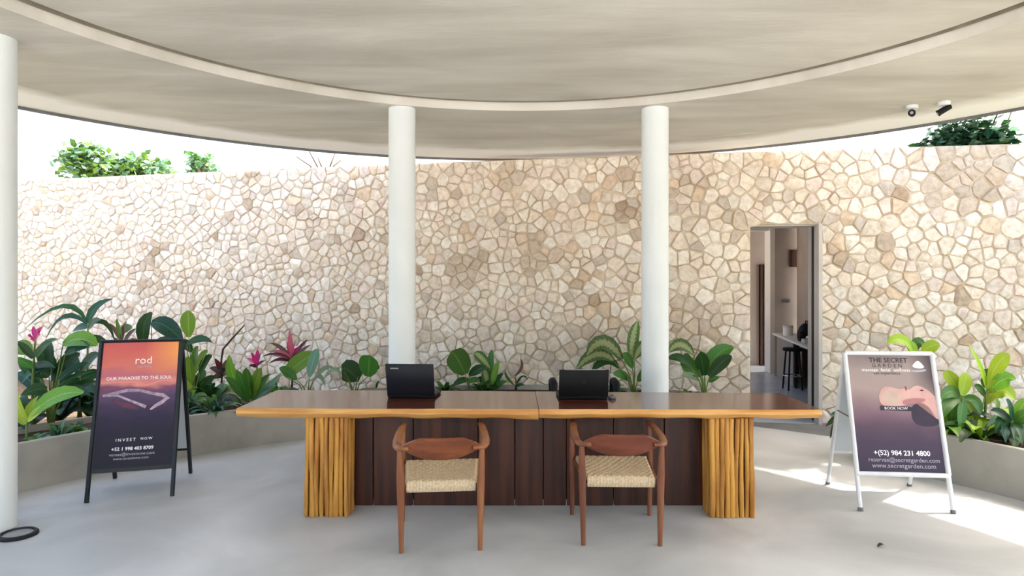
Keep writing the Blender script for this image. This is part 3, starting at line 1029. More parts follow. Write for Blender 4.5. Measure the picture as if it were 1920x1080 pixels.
plant('pink_cordyline', 'larger rose pink cordyline with dark outer leaves, behind table', 546, 5.15, [
    (546, 668, 543, 618, 9, 'lance', 'rose', D(nostalk=1)), (546, 668, 538, 640, 9, 'lance', 'pink'), (546, 670, 506, 644, 8, 'lance', 'brown', D(mid=(524, 650))),
    (546, 672, 508, 660, 8, 'lance', 'rose', D(mid=(526, 660))), (546, 674, 490, 670, 8, 'lance', 'maroon', D(mid=(516, 664))), (548, 678, 504, 682, 8, 'lance', 'maroon', D(mid=(524, 674))),
    (548, 668, 577, 636, 8, 'lance', 'maroon', D(mid=(566, 648))), (548, 672, 584, 646, 8, 'lance', 'brown', D(mid=(568, 656))), (547, 668, 556, 638, 8, 'lance', 'rose'),
    (547, 670, 562, 650, 9, 'lance', 'pink'), (546, 676, 530, 656, 8, 'lance', 'rose'), (547, 678, 552, 660, 9, 'lance', 'maroon'),
], trunk=[(549, 704), (546, 670)], stalk=M_stalkd, group='pink cordylines behind the table')
plant('elephant_ear', 'plant with big leaning yellow green leaf and pale leaf, below rose cordyline', 578, 4.8, [
    (534, 706, 592, 662, 34, 'oval', 'bright', D(mid=(562, 680))), (580, 706, 596, 654, 20, 'oval', 'blue', D(face=(0.3, -1, .2))),
    (556, 712, 524, 690, 18, 'oval', 'mid'), (590, 712, 628, 692, 10, 'strap', 'pale', D(mid=(610, 690))), (586, 716, 610, 726, 10, 'strap', 'pale', D(mid=(600, 706))),
])
plant('round_leaf_plant', 'plant with two round dark leaves on thin stalks, left of left laptop', 664, 4.75, [
    (640, 690, 672, 716, 42, 'round', 'dark', D(mid=(656, 696), face=(0, -1, .25), fold=.1)), (690, 706, 694, 666, 38, 'round', 'mid', D(face=(0, -1, .2), fold=.1)),
    (676, 694, 712, 690, 26, 'round', 'dark', D(face=(0, -1, .3))), (640, 700, 604, 716, 9, 'strap', 'pale', D(mid=(622, 694))),
    (705, 728, 712, 714, 6, 'lance', 'dark'),
])
for x, r, n, lp, wp, cc, lab in (
        (44, 5.15, 15, 92, 26, ['dark', 'deep', 'dark'], 'dense dark foliage plant behind the magenta bromeliad by the edge column'),
        (110, 5.25, 17, 90, 24, ['dark', 'dark', 'deep'], 'dense dark foliage plant in the shade below the arching strap leaves'),
        (172, 5.2, 15, 84, 22, ['dark', 'deep'], 'dense dark foliage plant mostly hidden behind the black sign'),
        (396, 5.0, 15, 74, 20, ['dark', 'mid', 'dark'], 'dense green foliage plant between black sign and fan leaved plant'),
        (345, 4.8, 13, 66, 18, ['dark', 'mid', 'bright'], 'green foliage plant hugging the right leg of the black sign'),
        (520, 5.1, 12, 44, 13, ['dark', 'mid'], 'low dark foliage plant below the rose cordyline')):
    rosette('foliage_plant', lab, x, r, n, lp, wp, cc, (0.35, 1.3), group='foliage plants filling the left planter', prof='oval', droop=0.3)
# --- behind the laptops
plant('round_leaf_plant', 'plant with one round green leaf just right of left laptop', 878, 4.75, [
    (872, 702, 846, 658, 44, 'round', 'mid', D(face=(0, -1, .2), fold=.1)), (880, 704, 912, 690, 18, 'oval', 'dark'),
    (880, 712, 850, 722, 14, 'oval', 'dark'), (878, 718, 900, 712, 14, 'oval', 'mid'),
])
plant('variegated_plant', 'slender plant with pale variegated leaves midway between the laptops', 918, 4.8, [
    (918, 690, 889, 662, 20, 'oval', 'vari', D(mid=(902, 670))), (918, 720, 922, 656, 14, 'oval', 'mid'), (922, 722, 936, 676, 12, 'lance', 'bright'),
    (916, 726, 906, 692, 22, 'oval', 'vari'), (922, 728, 944, 700, 14, 'lance', 'dark'), (914, 730, 896, 708, 16, 'oval', 'dark'), (926, 730, 952, 716, 12, 'lance', 'mid'),
])
plant('curled_frond_plant', 'sparse plant with thin curling brown fronds left of office chair', 968, 4.8, [
    (966, 705, 976, 672, 6, 'lance', 'brown', D(mid=(978, 688))), (968, 720, 990, 712, 6, 'strap', 'dark', D(mid=(980, 706))),
    (964, 722, 948, 690, 6, 'strap', 'mid', D(mid=(950, 706))), (966, 726, 984, 722, 7, 'lance', 'dark'),
], stalk=M_stalkd)
for k, (x, lab) in enumerate(((835, 'low dark undergrowth tuft under single round leaf'), (905, 'low dark undergrowth tuft under slender variegated plant'), (1150, 'low green undergrowth tuft right of right laptop'), (1215, 'low green undergrowth tuft behind the white column, right of laptops'))):
    rosette('undergrowth_tuft', lab, x, 4.7, 16, 34, 9, ['dark', 'mid', 'dark'], (0.1, 1.1), group='undergrowth tufts behind the table')
plant('dumb_cane', 'large dumb cane with arching pale centred leaves left of right column', 1190, 4.7, [
    (1184, 676, 1196, 602, 24, 'oval', 'vari', D(mid=(1186, 636))), (1166, 674, 1100, 666, 30, 'oval', 'vari', D(mid=(1132, 642))),
    (1150, 676, 1082, 690, 26, 'oval', 'vari', D(mid=(1118, 664))), (1160, 690, 1110, 696, 18, 'oval', 'dark', D(mid=(1136, 676))),
    (1190, 672, 1214, 640, 22, 'oval', 'vari'), (1186, 690, 1168, 662, 18, 'oval', 'mid'), (1180, 712, 1150, 702, 18, 'oval', 'mid'), (1196, 715, 1222, 692, 18, 'oval', 'mid'),
])
plant('split_leaf_plant', 'plant with large jagged green leaves right of right column', 1322, 4.7, [
    (1300, 664, 1254, 660, 24, 'oval', 'vari', D(mid=(1276, 646))), (1296, 690, 1252, 672, 18, 'oval', 'dark', D(mid=(1276, 672))),
    (1316, 704, 1288, 662, 30, 'oval', 'mid', D(mid=(1292, 686))), (1320, 704, 1312, 660, 26, 'oval', 'dark'),
    (1322, 702, 1374, 650, 34, 'oval', 'mid', D(mid=(1342, 668), wave=0.1)), (1330, 706, 1372, 668, 24, 'oval', 'dark', D(wave=.1)),
    (1310, 712, 1276, 704, 14, 'lance', 'pale'), (1328, 716, 1350, 708, 12, 'lance', 'mid'),
])
rosette('undergrowth_tuft', 'low undergrowth tuft at foot of jagged leaf plant', 1290, 4.75, 14, 30, 8, ['dark', 'mid'], (0.1, 1.0), group='undergrowth tufts behind the table')
# --- right planter
for x, r, n, lp, wp, cc, lab in (
        (1770, 4.5, 16, 78, 22, ['mid', 'bright', 'mid'], 'bushy green foliage plant partly behind white framed sign, at planter front'),
        (1835, 4.5, 17, 74, 20, ['mid', 'dark', 'lime'], 'bushy green foliage plant under the tall lime plant'),
        (1900, 4.75, 17, 90, 24, ['mid', 'dark', 'lime'], 'bushy green foliage plant behind the dark trailing plant'),
        (1672, 4.6, 15, 84, 22, ['mid', 'dark'], 'bushy green foliage plant hidden mostly behind white framed sign')):
    rosette('foliage_plant', lab, x, r, n, lp, wp, cc, (0.3, 1.3), group='foliage plants filling the right planter', prof='oval', droop=0.32)
plant('lime_plant', 'lime green plant whose leaf tips show over top of white framed sign', 1705, 4.9, [
    (1715, 662, 1664, 644, 26, 'oval', 'lime', D(mid=(1692, 638))), (1712, 664, 1736, 648, 20, 'oval', 'mid', D(mid=(1720, 642))),
    (1728, 662, 1762, 646, 24, 'oval', 'lime', D(mid=(1744, 650))), (1716, 668, 1700, 640, 22, 'oval', 'lime'), (1720, 690, 1690, 680, 24, 'oval', 'mid'), (1720, 690, 1756, 690, 24, 'oval', 'mid'),
])
plant('palmate_plant', 'bushy plant with drooping green leaves touching white framed sign', 1802, 4.55, [
    (1806, 740, 1776, 694, 26, 'oval', 'lime', D(mid=(1784, 712))), (1804, 742, 1814, 700, 24, 'oval', 'lime'), (1800, 745, 1764, 748, 24, 'oval', 'mid', D(mid=(1782, 734))),
    (1800, 748, 1766, 784, 22, 'oval', 'mid', D(mid=(1778, 756))), (1804, 748, 1786, 798, 22, 'oval', 'mid', D(mid=(1786, 768))),
    (1806, 748, 1812, 836, 22, 'lance', 'bright', D(mid=(1816, 790))), (1808, 746, 1838, 776, 22, 'oval', 'mid', D(mid=(1828, 752))),
    (1806, 748, 1800, 816, 20, 'lance', 'mid', D(mid=(1802, 780))), (1808, 752, 1834, 806, 20, 'lance', 'bright', D(mid=(1828, 776))), (1804, 744, 1790, 716, 20, 'oval', 'mid'),
])
plant('tall_lime_plant', 'tall lime plant with pointed upright leaf right of the white framed sign', 1846, 4.75, [
    (1850, 730, 1815, 642, 14, 'lance', 'lime', D(mid=(1838, 690))), (1852, 728, 1844, 694, 26, 'oval', 'mid'), (1852, 728, 1892, 664, 32, 'oval', 'lime', D(mid=(1868, 686))),
    (1852, 736, 1904, 712, 30, 'oval', 'bright', D(mid=(1880, 712))), (1850, 744, 1902, 750, 32, 'oval', 'lime', D(mid=(1880, 732))),
    (1848, 744, 1826, 724, 18, 'oval', 'mid'), (1850, 750, 1870, 772, 20, 'oval', 'bright', D(mid=(1866, 752))), (1852, 732, 1872, 690, 24, 'oval', 'mid'),
    (1846, 760, 1866, 730, 20, 'oval', 'yellow'),
])
plant('dark_trailing_plant', 'dark trailing plant over rim at far right planter end', 1898, 4.55, [
    (1896, 790, 1858, 770, 22, 'oval', 'deep'), (1896, 792, 1866, 812, 20, 'oval', 'dark', D(mid=(1878, 788))), (1898, 792, 1886, 830, 20, 'lance', 'deep', D(mid=(1886, 804))),
    (1900, 792, 1916, 834, 20, 'lance', 'dark', D(mid=(1912, 806))), (1902, 790, 1936, 776, 24, 'oval', 'mid'), (1898, 788, 1886, 750, 22, 'oval', 'deep'),
    (1902, 788, 1928, 748, 24, 'oval', 'bright'), (1900, 794, 1940, 820, 20, 'oval', 'dark', D(mid=(1924, 796))), (1900, 796, 1902, 824, 18, 'lance', 'blue'),
    (1896, 796, 1850, 800, 16, 'lance', 'blue', D(mid=(1872, 786))),
])
plant('end_plant', 'dark leaved plant at planter end showing left of the white framed sign', 1602, 4.5, [
    (1590, 786, 1556, 778, 16, 'lance', 'dark'), (1590, 790, 1548, 800, 15, 'lance', 'dark', D(mid=(1568, 786))), (1592, 792, 1556, 822, 15, 'lance', 'dark', D(mid=(1570, 796))),
    (1596, 784, 1576, 760, 16, 'oval', 'deep'), (1600, 784, 1624, 768, 16, 'oval', 'dark'),
])
rosette('low_green_clump', 'low green clump in the right planter behind the trailing leaves', 1858, 4.85, 16, 48, 14, ['mid', 'dark', 'bright'], (0.2, 1.2))
rosette('low_green_clump', 'low green clump in the right planter behind the white framed sign', 1740, 4.75, 14, 48, 14, ['mid', 'dark'], (0.3, 1.2))


# ------------------------------------------------------------------ trees beyond the wall
def tree(name, label, x0, x1, ytop, d, nleaf, lsize, cols, seed, cat='tree', zc=None, dens=1.0):
    r = random.Random(seed)
    xa, xb = (x0 - CX) * d / F, (x1 - CX) * d / F
    zt = CAMZ - (ytop - HY) * d / F
    cx_, w = (xa + xb) / 2, (xb - xa) / 2
    zb = zt - 2.1
    root = empty(name, (cx_, d, -0.06), label, cat, 'trees beyond the stone wall')
    mb = MB()
    mb.tube([(cx_, d, -0.06), (cx_ + .05, d, 1.4), (cx_ - .05, d, zb + .4), (cx_, d, zt - .9)], [.14, .11, .08, .04], 8)
    mb.build('trunk', M_trunk, root, smooth=True)
    br = MB()
    cl = []
    for k in range(13):
        a, e = r.uniform(0, 2 * PI), r.uniform(-.3, 1)
        p = Vector((cx_ + math.cos(a) * w * .72 * r.uniform(.4, 1), d + math.sin(a) * w * .7, zb + 0.85 + e * 0.75))
        p.z = min(p.z, zt - 0.32)
        cl.append((p, r.uniform(.32, .5) * min(1.0, w)))
        br.tube([(cx_, d, zb + r.uniform(0.2, .9)), (Vector((cx_, d, zb + .9)) + p) / 2, p], [.04, .022, .008], 5)
    br.build('branches', M_trunk, root, smooth=True)
    mbs = MB()
    for k in range(nleaf):
        p, rad = r.choice(cl)
        v = Vector((r.gauss(0, 1), r.gauss(0, 1), r.gauss(0, .8)))
        v = v.normalized() * rad * r.random() ** .4
        c = p + v
        ax = Vector((r.uniform(-1, 1), r.uniform(-1, 1), r.uniform(-.6, .6))).normalized()
        sd = ax.cross(Vector((r.uniform(-1, 1), r.uniform(-1, 1), 1))).normalized()
        L, Wd = lsize * r.uniform(.7, 1.3), lsize * .42
        mbs.mi = r.randrange(len(cols))
        mbs.add([c, c + ax * L * .5 + sd * Wd, c + ax * L, c + ax * L * .5 - sd * Wd], [(0, 1, 2, 3)], [(0.5, 0), (1, .5), (.5, 1), (0, .5)])
    tag(mbs.build('foliage', [LM[c] for c in cols], root), kind='stuff')
    return root


tree('leafy_tree', 'bushy light green tree beyond the left stone wall', 126, 322, 271, 14.0, 5200, .15, ['mid', 'pale', 'blue', 'bright'], 3)
tree('slender_tree', 'thin pale tree beyond the wall right of the bushy tree', 338, 408, 252, 16.0, 900, .13, ['pale', 'blue', 'mid'], 4)
def overhang_tree():
    r = random.Random(6)
    foot = Vector((6.75, 8.15, -0.06))
    root = empty('dark_tree', foot, 'dark blue green tree rising behind the wall at the roof edge, its crown leaning over', 'tree', 'trees beyond the stone wall')
    mb = MB(); mb.tube([foot, foot + Vector((.05, -.05, 1.6)), foot + Vector((-.1, -.2, 3.2)), foot + Vector((-.3, -.5, 4.6))], [.17, .14, .11, .06], 9)
    mb.build('trunk', M_trunk, root, smooth=True)
    cl = []
    for x, z, rad in ((5.30, 3.18, .2), (5.55, 3.27, .26), (5.8, 3.3, .28), (6.02, 3.3, .26), (6.15, 3.2, .18), (5.95, 3.05, .22)):
        cl.append((Vector((x + .02, 8.15 + r.uniform(-.05, .1), z + (.1 if x < 5.5 else .2))), rad))
    for k in range(11):                    # canopy arching towards the right planter
        s_ = k / 10
        p = Vector((5.0, 7.62, 4.2)).lerp(Vector((6.88, 5.48, 4.2)), s_)
        for off in (0.0, 0.5, 1.0):
            if off == 0.0 and k in (3, 4, 7, 8, 9, 10): continue
            if off == 0.5 and k in (9, 10): continue
            q = p + Vector((.73, .68, 0)) * off + Vector((r.uniform(-.1, .1), r.uniform(-.1, .1), r.uniform(-.05, .3) + .35 * off))
            cl.append((q, r.uniform(.3, .42)))
    for k in range(16):                    # unseen outer crown, added to cut sky light from the right
        cl.append((Vector((r.uniform(7.4, 9.4), r.uniform(2.6, 6.6), r.uniform(3.3, 4.5))), r.uniform(.5, .7)))
    br = MB()
    for p, rad in cl:
        o = foot + Vector((-.25, -.4, r.uniform(4.25, 4.6)))
        low = p.z < 3.7
        br.tube([o, (o + p) / 2 + Vector((0, 0, .35 if low else .12)), p], [.04, .01 if low else .022, .005], 5)
    br.build('branches', M_trunk, root, smooth=True)
    mbs = MB()
    cols = ['deep', 'dark', 'deep', 'blue']
    for p, rad in cl:
        for k in range(int(1300 * rad)):
            v = Vector((r.gauss(0, 1), r.gauss(0, 1), r.gauss(0, .8))).normalized() * rad * r.random() ** .4
            c = p + v
            if c.y < 7.75 and c.z < 3.65: continue
            ax = Vector((r.uniform(-1, 1), r.uniform(-1, 1), r.uniform(-.7, .4))).normalized()
            sd = ax.cross(Vector((r.uniform(-1, 1), r.uniform(-1, 1), 1))).normalized()
            L = .13 * r.uniform(.7, 1.3)
            mbs.mi = r.randrange(4)
            mbs.add([c, c + ax * L * .5 + sd * L * .3, c + ax * L, c + ax * L * .5 - sd * L * .3], [(0, 1, 2, 3)], [(0.5, 0), (1, .5), (.5, 1), (0, .5)])
    tag(mbs.build('foliage', [LM[c] for c in cols], root), kind='stuff')


overhang_tree()
ds = empty('dry_shrub', P(610, 300, 10.5) * 1.0 - Vector((0, 0, P(610, 300, 10.5).z + .06)), 'bare dry twigs rising just beyond the wall, left of left column', 'shrub')
base = P(610, 300, 10.5)
for k, (tx, ty) in enumerate(((556, 294), (580, 284), (596, 296), (628, 288), (640, 300))):
    mb = MB()
    mb.tube([(base.x, base.y, -0.06), (base.x, base.y, 2.6), P((tx + 610) / 2, 312, 10.5), P(tx, ty, 10.5)], [.024, .02, .014, .008], 5)
    mb.build('twig', M_trunk, ds, smooth=True)

# ------------------------------------------------------------------ reception table
tb = empty('reception_table', (0.13, 4.8, 0), 'long dark wooden table with yellow live edge and bundled pole legs', 'table')


def slab(x0, x1, yf0, yf1, yb0, yb1, z, th, seed, n=40, rag=(0.012, 0.012), lowlip=0.0):
    mb = MB()
    o = Vector((seed * 7.1, 0, 0))
    prof = [(0.0, 0.0), (-0.012, -0.2), (-0.016, -0.5), (0.0, -0.85), (0.02, -1.0)]
    vs = []
    cols = []
    for i in range(n + 1):
        s = i / n
        x = x0 + (x1 - x0) * s
        yf = yf0 + (yf1 - yf0) * s + rag[0] * mnoise.noise(Vector((x * 3, 1.7, seed))) + 0.006 * mnoise.noise(Vector((x * 13, 4, seed)))
        yb = yb0 + (yb1 - yb0) * s + rag[1] * mnoise.noise(Vector((x * 3, 9.7, seed)))
        tt = th * (1 + 0.14 * mnoise.noise(Vector((x * 4, 2.2, seed + 5)))) + lowlip * max(0, 1 - abs(x - 0.18) / 0.2)
        row = [(x, yf + a, z + tt * b) for a, b in prof] + [(x, yb + a * -1, z + tt * b) for a, b in reversed(prof)]
        cols.append(row)
    k = len(cols[0])
    for row in cols: vs += row
    o0 = len(mb.v)
    top, side, bot = [], [], []
    for i in range(n):
        for j in range(k):
            jj = (j + 1) % k
            f = (i * k + j, (i + 1) * k + j, (i + 1) * k + jj, i * k + jj)
            if j == k - 1: top.append(f)
            else: side.append(f)
    ends = [tuple(range(k - 1, -1, -1)), tuple(n * k + q for q in range(k))]
    mb.v = [tuple(p) for p in vs]
    mb.f = [list(f) for f in top + side + ends]
    mb.m = [0] * len(top) + [1] * (len(side) + 2)
    mb.t = [None] * len(mb.f)
    ob = mb.build('slab', [M_top, M_edge], tb, smooth=True, sharp=40)
    return ob


SEAM = 0.185
slab(-1.915, SEAM - 0.002, 4.45, 4.42, 5.24, 5.16, 0.765, 0.068, 1, 44, lowlip=0.012)
slab(SEAM + 0.002, 2.13, 4.425, 4.40, 5.16, 5.08, 0.765, 0.064, 2, 40)
pn = MB()
pn.box((0.127, 4.735, 0.36), (2.64, 0.02, 0.64))
panel = pn.build('modesty_panel', M_core, tb)
bnd = [-1.2, -1.02, -0.725, -0.25, 0.02, 0.23, 0.4, 0.745, 1.12, 1.455]
for a, b in zip(bnd[:-1], bnd[1:]):
    mb = MB(); mb.box(((a + b) / 2, 4.712 + rng.uniform(-.004, .004), 0.351), (b - a - 0.006, 0.028, 0.692), bev=0.005)
    mb.build('plank', M_plank, panel)


def bundle(x0, x1, yf, yb, seed):
    r = random.Random(seed)
    core = MB(); core.box(((x0 + x1) / 2, (yf + yb) / 2, 0.349), (x1 - x0 - .05, yb - yf - .05, 0.694))
    leg = core.build('leg', M_core, tb)
    spots = []
    nx, ny = 9, 5
    for i in range(nx):
        spots.append((x0 + (x1 - x0) * (i + .5) / nx, yf + .018))
        spots.append((x0 + (x1 - x0) * (i + .5) / nx, yb - .018))
    for j in range(1, ny - 1):
        spots.append((x0 + .016, yf + (yb - yf) * (j + .5) / ny))
        spots.append((x1 - .016, yf + (yb - yf) * (j + .5) / ny))
    for (x, y) in spots:
        rad = r.uniform(.0145, .0205)
        pts, rs = [], []
        ph, ph2 = r.uniform(0, 6), r.uniform(0, 6)
        for k in range(8):
            z = 0.002 + 0.692 * k / 7
            pts.append((x + .0045 * math.sin(z * 6 + ph), y + r.uniform(-.004, .004) + .004 * math.sin(z * 8 + ph2), z))
            rs.append(rad * r.uniform(.86, 1.14))
        mb = MB(); mb.tube(pts, rs, 9)
        mb.build('pole', M_pole, leg, smooth=True, sharp=50)


bundle(-1.455, -1.145, 4.47, 4.67, 21)
bundle(1.38, 1.69, 4.45, 4.65, 22)


# ------------------------------------------------------------------ chairs (local: +Y towards the table)
def weave_seat(mb):
    NX, NY = 88, 72
    def shape(s, t):   # s across -1..1, t along 0 rear ..1 front
        return (0.212 + 0.035 * t) * s, -0.235 + 0.47 * t
    vs, fs = [], []
    # wrap profile along depth: rear drop, top, front drop
    path = []
    for k in range(NY + 1):
        q = k / NY
        path.append(q)
    for i in range(NX + 1):
        s = -1 + 2 * i / NX
        for k in range(NY + 1):
            q = path[k] * 1.30 - 0.15      # <0 rear drop, >1 front drop
            t = min(1, max(0, q))
            x, y = shape(s, t)
            z = 0.425 - 0.02 * math.sin(PI * t) * (1 - s * s)
            if q < 0: z = 0.425 + q * 0.47; y -= 0.012 * math.sin(min(1, -q / 0.15) * PI) + 0.004
            if q > 1: z = 0.425 - (q - 1) * 0.47; y += 0.012 * math.sin(min(1, (q - 1) / 0.15) * PI) + 0.004
            e = max(0, abs(s) - 0.93) / 0.07 if 0 < q < 1 else 0
            z -= 0.02 * e * e
            # cords: over-under relief
            wx = i * 0.5 * PI * 0.5
            wy = k * 0.5 * PI * 0.5
            if 0 < q < 1:
                z += 0.0055 * math.sin(wx) * math.sin(wy)
            else:
                y += (-1 if q < 0 else 1) * 0.0045 * abs(math.sin(wx))
            vs.append((x, y, z))
    K = NY + 1
    for i in range(NX):
        for k in range(NY):
            fs.append((i * K + k, (i + 1) * K + k, (i + 1) * K + k + 1, i * K + k + 1))
    mb.add(vs, fs)
    # side drops and underside
    for sgn in (-1, 1):
        vs, fs = [], []
        for k in range(25):
            t = k / 24
            x, y = shape(sgn, t)
            for j, (dx, dz) in enumerate(((0, -.02), (.007, -.034), (.007, -.05), (0, -.068))):
                vs.append((x + sgn * (dx + 0.002 * (k % 2)), y, 0.425 + dz + .003))
        for k in range(24):
            for j in range(3):
                fs.append((k * 4 + j, k * 4 + j + 1, (k + 1) * 4 + j + 1, (k + 1) * 4 + j))
        mb.add(vs, fs)
    (xa, ya), (xb, yb) = shape(1, 0), shape(1, 1)
    mb.add([(-xa, ya, .358), (xa, ya, .358), (xb, yb, .358), (-xb, yb, .358)], [(0, 3, 2, 1)])


def arm_curve(sgn):
    pts = [(0.262, 0.285, 0.655), (0.27, 0.2, 0.657), (0.278, 0.05, 0.65), (0.28, -0.1, 0.64), (0.273, -0.2, 0.632), (0.256, -0.262, 0.63), (0.225, -0.288, 0.634), (0.19, -0.297, 0.637)]
    return [(sgn * x, y, z) for x, y, z in pts]


def make_chair(loc, rotz, label, wood, back):
    t = empty('armchair', loc, label, 'chair', 'woven seat armchairs', rotz, local=True)
    mb = MB(); weave_seat(mb); tag(mb.build('seat', M_cord, t, smooth=True), 'woven straw cord seat')
    for s in (-1, 1):
        mb = MB(); mb.tube([(s * .238, -.268, 0), (s * .240, -.266, .18), (s * .243, -.262, .36), (s * .245, -.262, .44), (s * .247, -.266, .55), (s * .248, -.272, .625)],
                           [.0145, .019, .0235, .024, .02, .0165], 12)
        mb.build('leg', wood, t, smooth=True, sharp=60)
        mb = MB(); mb.tube([(s * .272, .262, 0), (s * .273, .26, .18), (s * .274, .258, .36), (s * .274, .258, .44), (s * .272, .262, .56), (s * .268, .268, .645)],
                           [.0145, .018, .022, .0225, .019, .016], 12)
        mb.build('leg', wood, t, smooth=True, sharp=60)
        mb = MB(); mb.tube(arm_curve(s), [.019, .024, .026, .027, .027, .026, .024, .02], 12, flat=.62, up=(0, 0, 1))
        mb.build('armrest', wood, t, smooth=True, sharp=60)
        mb = MB(); mb.tube([(s * .225, -.22, .385), (s * .255, .23, .385)], .016, 8); mb.build('seat_rail', wood, t, smooth=True, sharp=60)
    # curved back rest, lens shaped
    mb = MB()
    NX, vs, fs = 26, [], []
    for i in range(NX + 1):
        s = -1 + 2 * i / NX
        x = 0.235 * s
        y = -0.30 + 0.03 * s * s - .012 * (1 - s * s)
        k = max(0.0, 1 - abs(s) ** 2.2)
        kt = min(1, k * 1.35)
        zc = 0.637
        zt, zb = zc + .014 + .052 * kt, zc - .014 - .058 * k
        th = .011
        lean = -.016 * kt
        vs += [(x, y - th + lean, zt - .006), (x, y + lean, zt), (x, y + th + lean, zt - .006), (x, y + th + .004, zb + .006), (x, y + .004, zb), (x, y - th + .004, zb + .006)]
    for i in range(NX):
        for j in range(6):
            fs.append((i * 6 + j, i * 6 + (j + 1) % 6, (i + 1) * 6 + (j + 1) % 6, (i + 1) * 6 + j))
    fs += [tuple(range(5, -1, -1)), tuple(NX * 6 + q for q in range(6))]
    mb.add(vs, fs)
    mb.build('backrest', back, t, smooth=True, sharp=55)
    return t


make_chair((-0.457, 4.165, 0), math.radians(5.2), 'orange brown wooden armchair with straw seat in front of left laptop', M_ch1, M_bk1)
make_chair((0.69, 4.255, 0), math.radians(-1.5), 'red brown wooden armchair with straw seat in front of right laptop', M_ch2, M_bk2)


# ------------------------------------------------------------------ laptops and the chair behind
def laptop(loc, rotz, w, dp, h, tilt, label, lidmat, logo, edge):
    t = empty('laptop', loc, label, 'laptop', 'laptops open on the table', rotz, local=True)
    mb = MB(); mb.box((0, dp / 2 + .01, 0.012), (w, dp, 0.02), bev=0.006); mb.build('base', M_black, t, smooth=True, sharp=50)
    mb = MB(); mb.box((0, dp / 2 + .0, 0.0225), (w - .04, dp * .45, 0.002)); mb.build('keyboard', M_screen, t)
    R = Matrix.Rotation(tilt, 3, 'X')
    hinge = Vector((0, 0.006, 0.02))
    mb = MB(); mb.box(hinge + R @ Vector((0, 0, h / 2)), (w, .012, h), R, 0.0055); lid = mb.build('lid', lidmat, t, smooth=True, sharp=50)
    mb = MB(); mb.box(hinge + R @ Vector((0, .0066, h / 2)), (w - .02, .0016, h - .03), R); mb.build('screen', M_screen, lid)
    if edge:
        mb = MB(); mb.box(hinge + R @ Vector((0.01, 0.0, h + .001)), (w * .8, .009, .004), R); tag(mb.build('lid_edge', M_silver, lid), 'silver upper edge of the lid')
    if logo == 'bar':
        mb = MB(); mb.box(hinge + R @ Vector((-w * .31, -.0065, h * .87)), (w * .17, .002, .011), R); tag(mb.build('badge', M_silver, lid), 'small silver name badge')
    else:
        mb = MB()
        c = hinge + R @ Vector((0, -.0062, h * .56))
        vs = [c] + [c + R @ Vector((math.cos(a * PI / 8) * .016, 0, math.sin(a * PI / 8) * .016)) for a in range(16)]
        mb.add(vs, [(0, 1 + k, 1 + (k + 1) % 16) for k in range(16)])
        tag(mb.build('badge', M_ring, lid), 'faint round emblem')
    mb = MB(); mb.tube([(-w * .38, .004, .02), (w * .38, .004, .02)], .007, 8); mb.build('hinge', M_black, t)
    return t


ZT = 0.7655
laptop((-0.763, 4.83, ZT), math.radians(-4), .365, .25, .255, math.radians(14), 'blue black laptop with silver badge, left on the table', M_lid, 'bar', False)
laptop((0.533, 4.77, ZT), math.radians(1), .368, .25, .215, math.radians(12), 'pure black laptop with faint round emblem, right on the table', M_black, 'round', True)
ms = empty('computer_mouse', (0.755, 4.83, ZT), 'small grey mouse beside the right laptop', 'mouse')
mb = MB(); mb.lathe([(0.001, 0), (0.028, 0), (0.031, .01), (0.026, .024), (.012, .031), (.001, .032)], (0.755, 4.83, ZT), 16); mb.build('shell', M_drip, ms, smooth=True)
mb = MB(); mb.box((0.755, 4.812, ZT + .03), (.006, .018, .006)); mb.build('wheel', M_black, ms)
oc = empty('office_chair', (0.63, 5.66, 0), 'black low backed office armchair behind the right laptop', 'chair')
ox, oy = 0.63, 5.66
mb = MB(); mb.box((ox, oy, .47), (.5, .48, .09), bev=.035); mb.build('seat', M_black, oc, smooth=True, sharp=60)
mb = MB()
vs, fs = [], []
for i in range(13):
    s = -1 + i / 6
    for (z, th) in ((.52, .02), (.52, -.02), (.83, -.025), (.85, 0), (.83, .02)):
        vs.append((ox + s * .185, oy + .25 - .05 * s * s + th, z - (.03 * s * s if z > .6 else 0)))
for i in range(12):
    for j in range(5):
        fs.append((i * 5 + j, i * 5 + (j + 1) % 5, (i + 1) * 5 + (j + 1) % 5, (i + 1) * 5 + j))
fs += [(4, 3, 2, 1, 0), tuple(12 * 5 + q for q in range(5))]
mb.add(vs, fs); mb.build('backrest', M_black, oc, smooth=True, sharp=60)
for s in (-1, 1):
    mb = MB(); mb.tube([(ox + s * .23, oy + .15, .46), (ox + s * .275, oy + .15, .6), (ox + s * .275, oy + .12, .755), (ox + s * .27, oy, .775), (ox + s * .27, oy - .16, .765), (ox + s * .268, oy - .19, .72), (ox + s * .26, oy - .18, .6), (ox + s * .23, oy - .14, .46)],
                       [.018, .02, .026, .034, .034, .026, .02, .018], 10)
    mb.build('armrest', M_black, oc, smooth=True)
mb = MB(); mb.tube([(ox, oy, .09), (ox, oy, .44)], .03, 12); mb.build('gas_lift', M_silver, oc, smooth=True, sharp=50)
for k in range(5):
    a = 2 * PI * k / 5 + .3
    e = Vector((ox + math.cos(a) * .28, oy + math.sin(a) * .28, .065))
    mb = MB(); mb.tube([(ox, oy, .1), e], [.028, .016], 8); lg = mb.build('leg', M_black, oc, smooth=True)
    mb = MB(); mb.tube([e + Vector((-math.sin(a) * .02, math.cos(a) * .02, -.036)), e + Vector((math.sin(a) * .02, -math.cos(a) * .02, -.036))], .029, 12); mb.build('caster', M_ring, lg)


